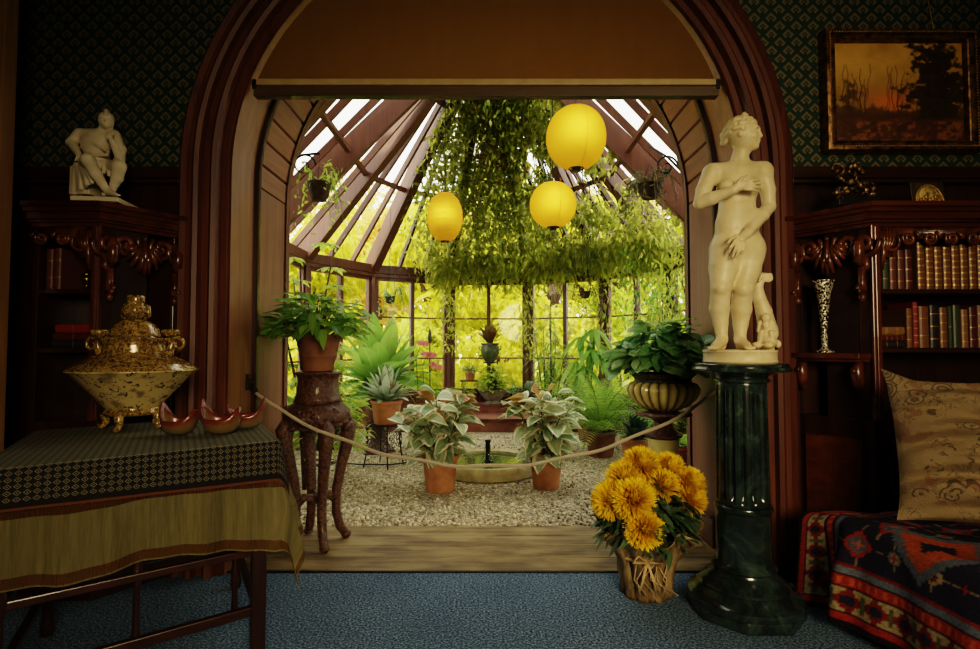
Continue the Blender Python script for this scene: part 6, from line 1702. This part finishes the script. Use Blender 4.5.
for k, (px, py, dy, sc_) in enumerate([(612, 500, -.06, 1.06), (633, 500, -.14, 1.12), (644, 529, -.19, 1.0), (624, 478, .02, .98), (641, 466, .06, 1.08), (668, 470, .08, 1.0), (663, 486, -.02, .9), (689, 484, .0, .92), (690, 500, -.03, .9), (651, 476, .12, .85), (607, 505, .02, .8)]):
    p = at(px, py, 2.555 + dy) - base_
    o = link('blossom', bl[k % 3], PETAL, ch, True); o.location = p
    d = (p - Vector((0, .06, .20))).normalized(); d = (d + Vector((0, -.75, .1))).normalized()
    o.rotation_euler = d.to_track_quat('Z', 'Y').to_euler(); o.scale = (sc_,) * 3
    stm.tube([(p.x * .2, p.y * .2, .2), (p.x * .7, p.y * .7, .2 + (p.z - .2) * .6), tuple(p - d * .02)], .004, 6)
stm.build('stems', STEM, ch, smooth=True)

# ------------------------------------------------------------------ paper lanterns
def m_lantern(nm, c_core, c_edge, st):
    """thin glowing paper: its own glow, painted darker low down, and the bulb inside showing softly through"""
    m = N(nm); v = m.coord((1, 1, 1)); s = m.n('SeparateXYZ', {0: v}); nz = m.noise(v, 8, 3)
    low = m.n('MapRange', {0: s.outputs[2], 1: -.16, 2: -.09, 3: 0.0, 4: 1.0}).outputs[0]  # shading of the lower paper put into the glow colour
    col = m.mix(low, c_edge, c_core); col = m.mix(m.math('MULTIPLY', nz, .3), col, c_edge)
    e = m.n('Emission', {'Color': col, 'Strength': st}); d = m.n('BsdfDiffuse', {'Color': (.30, .16, .02, 1)})
    rf = m.n('BsdfTranslucent', {'Color': (.48, .31, .04, 1)})
    a = m.n('AddShader', {0: e.outputs[0], 1: m.n('MixShader', {0: .55, 1: d.outputs[0], 2: rf.outputs[0]}).outputs[0]})
    return m.done(a)
BULB = N('glowing_bulb'); BULB = BULB.done(BULB.n('Emission', {'Color': (1, .72, .25, 1), 'Strength': 3.0}))
LAN = m_lantern('glowing_paper', (.95, .40, .02), (.75, .27, .015), .07)
LAN2 = m_lantern('ribbed_paper', (1.0, .42, .06), (.85, .32, .03), .11)
def lantern(lab, p, rx, rz_, ribs, cord, mat, seam=True):
    t = thing('paper_lantern', lab, 'lantern', tuple(p))
    pr = []
    for i in range(25):
        a = -PI / 2 * .86 + PI * .86 * i / 24
        pr.append((rx * math.cos(a) ** .9, rz_ * math.sin(a) * 1.0))
    psh = MB().lathe(pr, 48, cap=False, mod=(lambda a, z: 1 + .012 * math.cos(z / rz_ * ribs * PI)) if ribs else None).build('paper_shade', mat, t, smooth=True)
    z0 = pr[0][1]; r0 = pr[0][0]
    lr_ = MB().lathe([(r0 * .9, z0 - .005), (r0 * 1.04, z0 - .004), (r0 * 1.04, z0 + .006), (r0 * .9, z0 + .006)], 32, cap=False).build('lower_ring', IRON, t, smooth='auto')
    if not ribs: MB().lathe([(r0 * .45, z0 - .022), (r0 * .62, z0 - .02), (r0 * .62, z0 + .008), (r0 * .45, z0 + .01)], 24).build('socket', IRON, lr_, smooth='auto')
    MB().ball((0, -.52 * rx, -.03), .016, 12, 8).build('bulb', BULB, t, smooth=True)
    z1 = pr[-1][1]; MB().lathe([(r0 * .9, z1 - .004), (r0 * 1.03, z1 - .004), (r0 * 1.03, z1 + .006), (r0 * .9, z1 + .006)], 32, cap=False).build('upper_ring', IRON, t, smooth='auto')
    if seam: MB().tube([(r_ * 1.004 * math.sin(.22), -r_ * 1.004 * math.cos(.22), z_) for r_, z_ in pr], .0016, 4).build('seam_wire', m_noise('seam_brown', (.25, .13, .02), (.35, .2, .04), 10, .7), psh)
    else:
        rg = MB()
        for i in range(2, 23, 2): rg.tube([(pr[i][0] * 1.012 * math.cos(a), pr[i][0] * 1.012 * math.sin(a), pr[i][1]) for a in np.linspace(0, 2 * PI, 41)], .0012, 4, cap=False)
        rg.build('rib_wire', m_noise('rib_brown', (.4, .22, .03), (.5, .3, .05), 10, .7), psh)
    MB().tube([(0, 0, z1), (0, 0, z1 + cord)], .0035, 6).build('cord', IRON, t)
    l = bpy.data.lights.new('lantern_bulb', 'POINT'); l.energy = 3.6 * (rx / .2) ** 2; l.color = (1, .84, .42); l.shadow_soft_size = .03
    lo = bpy.data.objects.new('lantern_bulb', l); C.objects.link(lo); lo.location = tuple(Vector(p) + Vector((0, -.52 * rx, .0)))
lantern('largest round yellow paper lantern hanging highest, nearest the statue', at(576, 138, 3.72), .208, .222, 0, 1.5, LAN)
lantern('round yellow paper lantern hanging just below the largest one', at(553, 205, 4.2), .182, .180, 0, 1.8, LAN)
lantern('oval ribbed amber paper lantern hanging alone before the vines', at(445, 217, 4.6),   .152, .215, 9, 1.95, LAN2, False)

# ------------------------------------------------------------------ hanging baskets
def basket(lab, p, r, h, cord, leafmat, seed, trailing, bracket=None):
    t = thing('hanging_basket', lab, 'hanging basket', tuple(p))
    MB().lathe([(.001, 0), (r * .6, .01), (r * .85, h * .4), (r, h), (r * .9, h), (r * .8, h * .7)], 24, cap=False).build('pot', m_noise('dark_moss_pot', (.025, .016, .01), (.08, .05, .028), 30, .9, 0, .5), t, smooth='auto')
    w_ = MB()
    for k in range(3): a = k * 2.094; w_.tube([(r * math.cos(a), r * math.sin(a), h), (0, 0, h + cord * .55)], .002, 4)
    w_.tube([(0, 0, h + cord * .55), (0, 0, h + cord)], .002, 4); w_.build('hanging_wires', IRON, t)
    g = np.random.default_rng(seed); L = Leaves(); tb_ = MB()
    for k in range(trailing):
        a = g.uniform(0, 2 * PI); ll = g.uniform(.15, .42); up_ = g.uniform(.05, .2); m = 12; ts = np.linspace(0, 1, m)
        P = np.stack([np.cos(a) * (r * .8 + .13 * ts), np.sin(a) * (r * .8 + .13 * ts), h + up_ * np.sin(ts * PI * .9) - ll * ts ** 1.6], 1); tb_.tube(P[::2].tolist(), .0022, 4, cap=False)
        d = nrm(g.normal(size=(m, 3)) + [0, 0, -.4]); L.add(P, d, g.normal(size=(m, 3)), g.uniform(.03, .06, m), g.uniform(.02, .035, m), .2, .1, 'ovate', 3)
    L.build('foliage', leafmat, t); tb_.build('stems', STEM, t)
    if bracket is not None:
        b_ = MB(); q = bracket - Vector(p)
        p_, r__ = spiral(Vector((0, 0, h + cord)).lerp(q, .45) + Vector((0, 0, -.05)), Vector((1, 0, 0)), Vector((0, 0, 1)), Vector((0, 0, 0)), .09, .02, 1.3, 0, .008, .006); b_.tube(p_, r__, 6)
        b_.tube([(0, 0, h + cord), tuple(Vector((0, 0, h + cord)).lerp(q, .5) + Vector((0, 0, .03))), tuple(q)], .009, 7); b_.tube([tuple(q + Vector((0, 0, .1))), tuple(q - Vector((0, 0, .16)))], .012, 7)
        b_.build('scroll_bracket', IRON, t, smooth=True)
basket('hanging basket on a scrolled iron bracket against the sunlit roof glass', at(319, 202, 3.9), .085, .14, .22, LF_LIGHT, 301, 16, at(284, 165, 3.9))
basket('dark hanging basket near the statue against the bright roof panes', at(650, 200, 4.1), .095, .12, .30, m_leaf('dark_brown_leaf', [(.05, .05, .02), (.12, .11, .04), (.22, .19, .08)], .5, .3), 303, 24, at(688, 178, 3.9))  # leaves in dark brown tones
basket('tiny hanging pot in front of the corner window post', at(390, 304, 7.0), .07, .10, 1.2, LF_DEEP, 305, 7)
basket('small hanging pot of russet leaves before the back windows', at(585, 299, 7.1), .075, .10, 1.2, LF_BROWN, 307, 12)

# ------------------------------------------------------------------ climbing vines under the glass roof
g = np.random.default_rng(401); L = Leaves()
def roof_pt(deg, t, drop):
    """point under the cone of the roof: deg from the back, t towards the apex"""
    r = CR * (1 - t) * (np.cos(np.radians(15)) / np.cos(np.radians((deg + 15) % 30 - 15)))
    return np.stack([r * np.sin(np.radians(deg)), CY + r * np.cos(np.radians(deg)), EZ + (AZ - EZ) * t - drop], -1)
n = 23000
deg = np.where(g.random(n) < .5, g.normal(12, 28, n), g.uniform(-60, 106, n)); t = g.random(n) ** .85 * .93
den = fbm(np.clip((deg + 90) / 200, 0, 1), np.clip(t, 0, 1), 77, 4, 8)
edge = np.where(deg < 0, np.clip((deg + 32 + 40 * t) / 14, 0, 1), np.clip((106 - deg) / 20, 0, 1))
thin = np.where(deg > 50, np.clip(1.1 - (deg - 50) / 110, .5, 1), 1)
keep = (g.random(n) < edge * thin) & (den > .36 + .03 * (deg > 50))
deg, t = deg[keep], t[keep]; n = len(deg)
P = roof_pt(deg, t, .10 + np.abs(g.normal(0, .11, n)))
L.add(P, nrm(g.normal(size=(n, 3)) * .6 + [0, -.25, -.7]), g.normal(size=(n, 3)), g.uniform(.06, .11, n), g.uniform(.045, .075, n), .2, .1, 'ovate', 2, np.clip(g.normal(.42, .28, n), 0, 1))
# swags hanging along the eave
m = 3600; dg = g.uniform(-26, 88, m); k = fbm(np.clip((dg + 30) / 130, 0, 1), g.random(m) * .0 + .4, 79, 3, 14)
hang = np.abs(g.normal(0, .22, m)) * np.clip(k * 2.0 - .35, .1, 1)
P = roof_pt(dg, g.uniform(.0, .08, m), .02); P[:, 2] -= hang - .16 * g.random(m); P[:, :2] = np.array([0, CY]) + (P[:, :2] - np.array([0, CY])) * (.93 - .10 * g.random((m, 1)))
L.add(P, nrm(g.normal(size=(m, 3)) * .6 + [0, -.2, -.7]), g.normal(size=(m, 3)), g.uniform(.08, .14, m), g.uniform(.05, .085, m), .3, .1, 'ovate', 2, np.clip(g.normal(.5, .3, m), 0, 1))
vn = thing('roof_vine', 'dense climbing vine trained under the glass roof behind the lanterns', 'vine', (0, 0, 0))
L.build('foliage', LF_VINE, vn, smooth=False)
vs_ = MB()
for k in range(46):
    d0 = g.uniform(-20, 75); t0 = 0.0; pts_ = []
    for j in range(12):
        pts_.append(tuple(roof_pt(np.array(d0 + 5 * math.sin(j * .9 + k) + g.normal(0, 1.5)), np.array(t0 + j * .075), np.array(.13 + .04 * math.sin(j + k)))))
    vs_.tube(pts_, [.010 - .0005 * j for j in range(12)], 5)
vs_.build('stems', m_noise('dark_vine_stem', (.03, .018, .01), (.07, .04, .02), 20, .8), vn, smooth=True)
n = 3600; deg = g.uniform(52, 112, n); t = g.uniform(.02, .75, n); kk = fbm(np.clip((deg + 90) / 210, 0, 1), np.clip(t, 0, 1), 91, 3, 12); ok = kk > .45; deg, t = deg[ok], t[ok]; n = len(deg)
P = roof_pt(np.minimum(deg, 104), t, .12 + np.abs(g.normal(0, .13, n))); L = Leaves()
L.add(P, nrm(g.normal(size=(n, 3)) * .6 + [0, -.25, -.7]), g.normal(size=(n, 3)), g.uniform(.06, .11, n), g.uniform(.045, .075, n), .2, .1, 'ovate', 2); L.build('side_foliage', LF_VINE, vn, smooth=False)
# autumn-coloured leaves among them
L = Leaves(); n = 900; deg = g.normal(10, 22, n); t = g.uniform(.15, .75, n); P = roof_pt(deg, t, .2 + np.abs(g.normal(0, .08, n)))
den = fbm(np.clip((deg + 90) / 200, 0, 1), t, 83, 3, 9); P = P[den > .5]; n = len(P)
L.add(P, nrm(g.normal(size=(n, 3)) + [0, 0, -.5]), g.normal(size=(n, 3)), g.uniform(.05, .09, n), g.uniform(.03, .05, n), .2, .1, 'ovate', 2)
L.build('red_leaves', m_leaf('red_vine_leaf', [(.20, .04, .02), (.36, .10, .03), (.45, .22, .04)], .45, .45, vein=0), vn, smooth=False)

def post_vine(lab, deg_, z0, z1, n, spread, seed, inset=.12, mat=LF_VINE):
    g = np.random.default_rng(seed); x, y = vert(deg_, CR - inset); t = thing('post_vine', lab, 'vine', (x, y, 0))
    tb_ = MB(); zz = np.linspace(z0 * 0 + .0, z1, 14); tb_.tube([(.04 * math.sin(z * 7 + seed), .0 + .03 * math.cos(z * 6), z) for z in zz], .008, 5); tb_.build('stem', STEMB, t, smooth=True)
    L = Leaves(); q = g.random(n); L.add(np.stack([g.normal(0, spread, n), g.normal(0, spread * .5, n) - .03, z0 + (z1 - z0) * q], 1), nrm(g.normal(size=(n, 3)) * .6 + [0, 0, -.7]), g.normal(size=(n, 3)), g.uniform(.05, .10, n), g.uniform(.02, .04, n), .3, .1, 'ellip', 2); L.build('foliage', mat, t, smooth=False)
post_vine('leafy vine wound round the window post behind the cattail spike', -15, 1.05, 2.2, 260, .085, 411)
post_vine('leafy vine on the window post beside the bamboo-like plant', 15, .95, 2.2, 240, .08, 413)
post_vine('leafy vine draping the corner window post above the fern', 45, 1.0, 2.25, 260, .12, 415)
post_vine('thick curtain of vine leaves in the corner above the urn plant', 75, .9, 2.35, 900, .26, 417, .2, LF_GREEN)
post_vine('vine curtain hanging beside the boarded jamb behind the statue', 100, 1.0, 2.35, 700, .24, 419, .25)
# ------------------------------------------------------------------ light and camera
w = bpy.data.worlds.new('world'); bpy.context.scene.world = w; w.use_nodes = True
bg = w.node_tree.nodes['Background']; bg.inputs[0].default_value = (1.0, .97, .90, 1); bg.inputs[1].default_value = 4.2
def lamp(name, kind, loc, target, energy, color, **kw):
    l = bpy.data.lights.new(name, kind); l.energy = energy; l.color = color
    for k, v in kw.items(): setattr(l, k, v)
    o = bpy.data.objects.new(name, l); C.objects.link(o); o.location = loc
    o.rotation_euler = (Vector(target) - Vector(loc)).to_track_quat('-Z', 'Y').to_euler()
    return o
lamp('sun', 'SUN', (-6, -8, 14), (0, 10, 0), 5.0, (1, .92, .72), angle=.02)
lamp('room_fill', 'AREA', (1.0, -1.9, 1.9), (.30, 2.4, .35), 36, (1, .80, .50), shape='DISK', size=1.4, spread=1.5)  # unseen area light added behind the camera for warm frontal fill
lamp('wall_fill', 'SPOT', (1.7, .1, 3.3), (1.75, 2.78, 2.1), 30, (1, .80, .50), shadow_soft_size=.3, spot_size=1.25, spot_blend=1.0)  # unseen spot added to brighten the wallpaper, bookcase and painting

cam = bpy.data.cameras.new('camera'); co = bpy.data.objects.new('camera', cam); C.objects.link(co)
co.location = CAM; co.rotation_euler = (PI / 2 + PITCH, 0, 0)
cam.sensor_width = 36; cam.lens = FPX / 980 * 36; cam.clip_start = .02
sc = bpy.context.scene; sc.camera = co
sc.view_settings.view_transform = 'Filmic'; sc.view_settings.look = 'High Contrast'; sc.view_settings.exposure = 0.0
cy = sc.cycles; cy.max_bounces = 7; cy.diffuse_bounces = 4; cy.glossy_bounces = 3; cy.transmission_bounces = 5; cy.transparent_max_bounces = 14
cy.caustics_reflective = False; cy.caustics_refractive = False; cy.sample_clamp_indirect = 6.0
cy.use_denoising = True
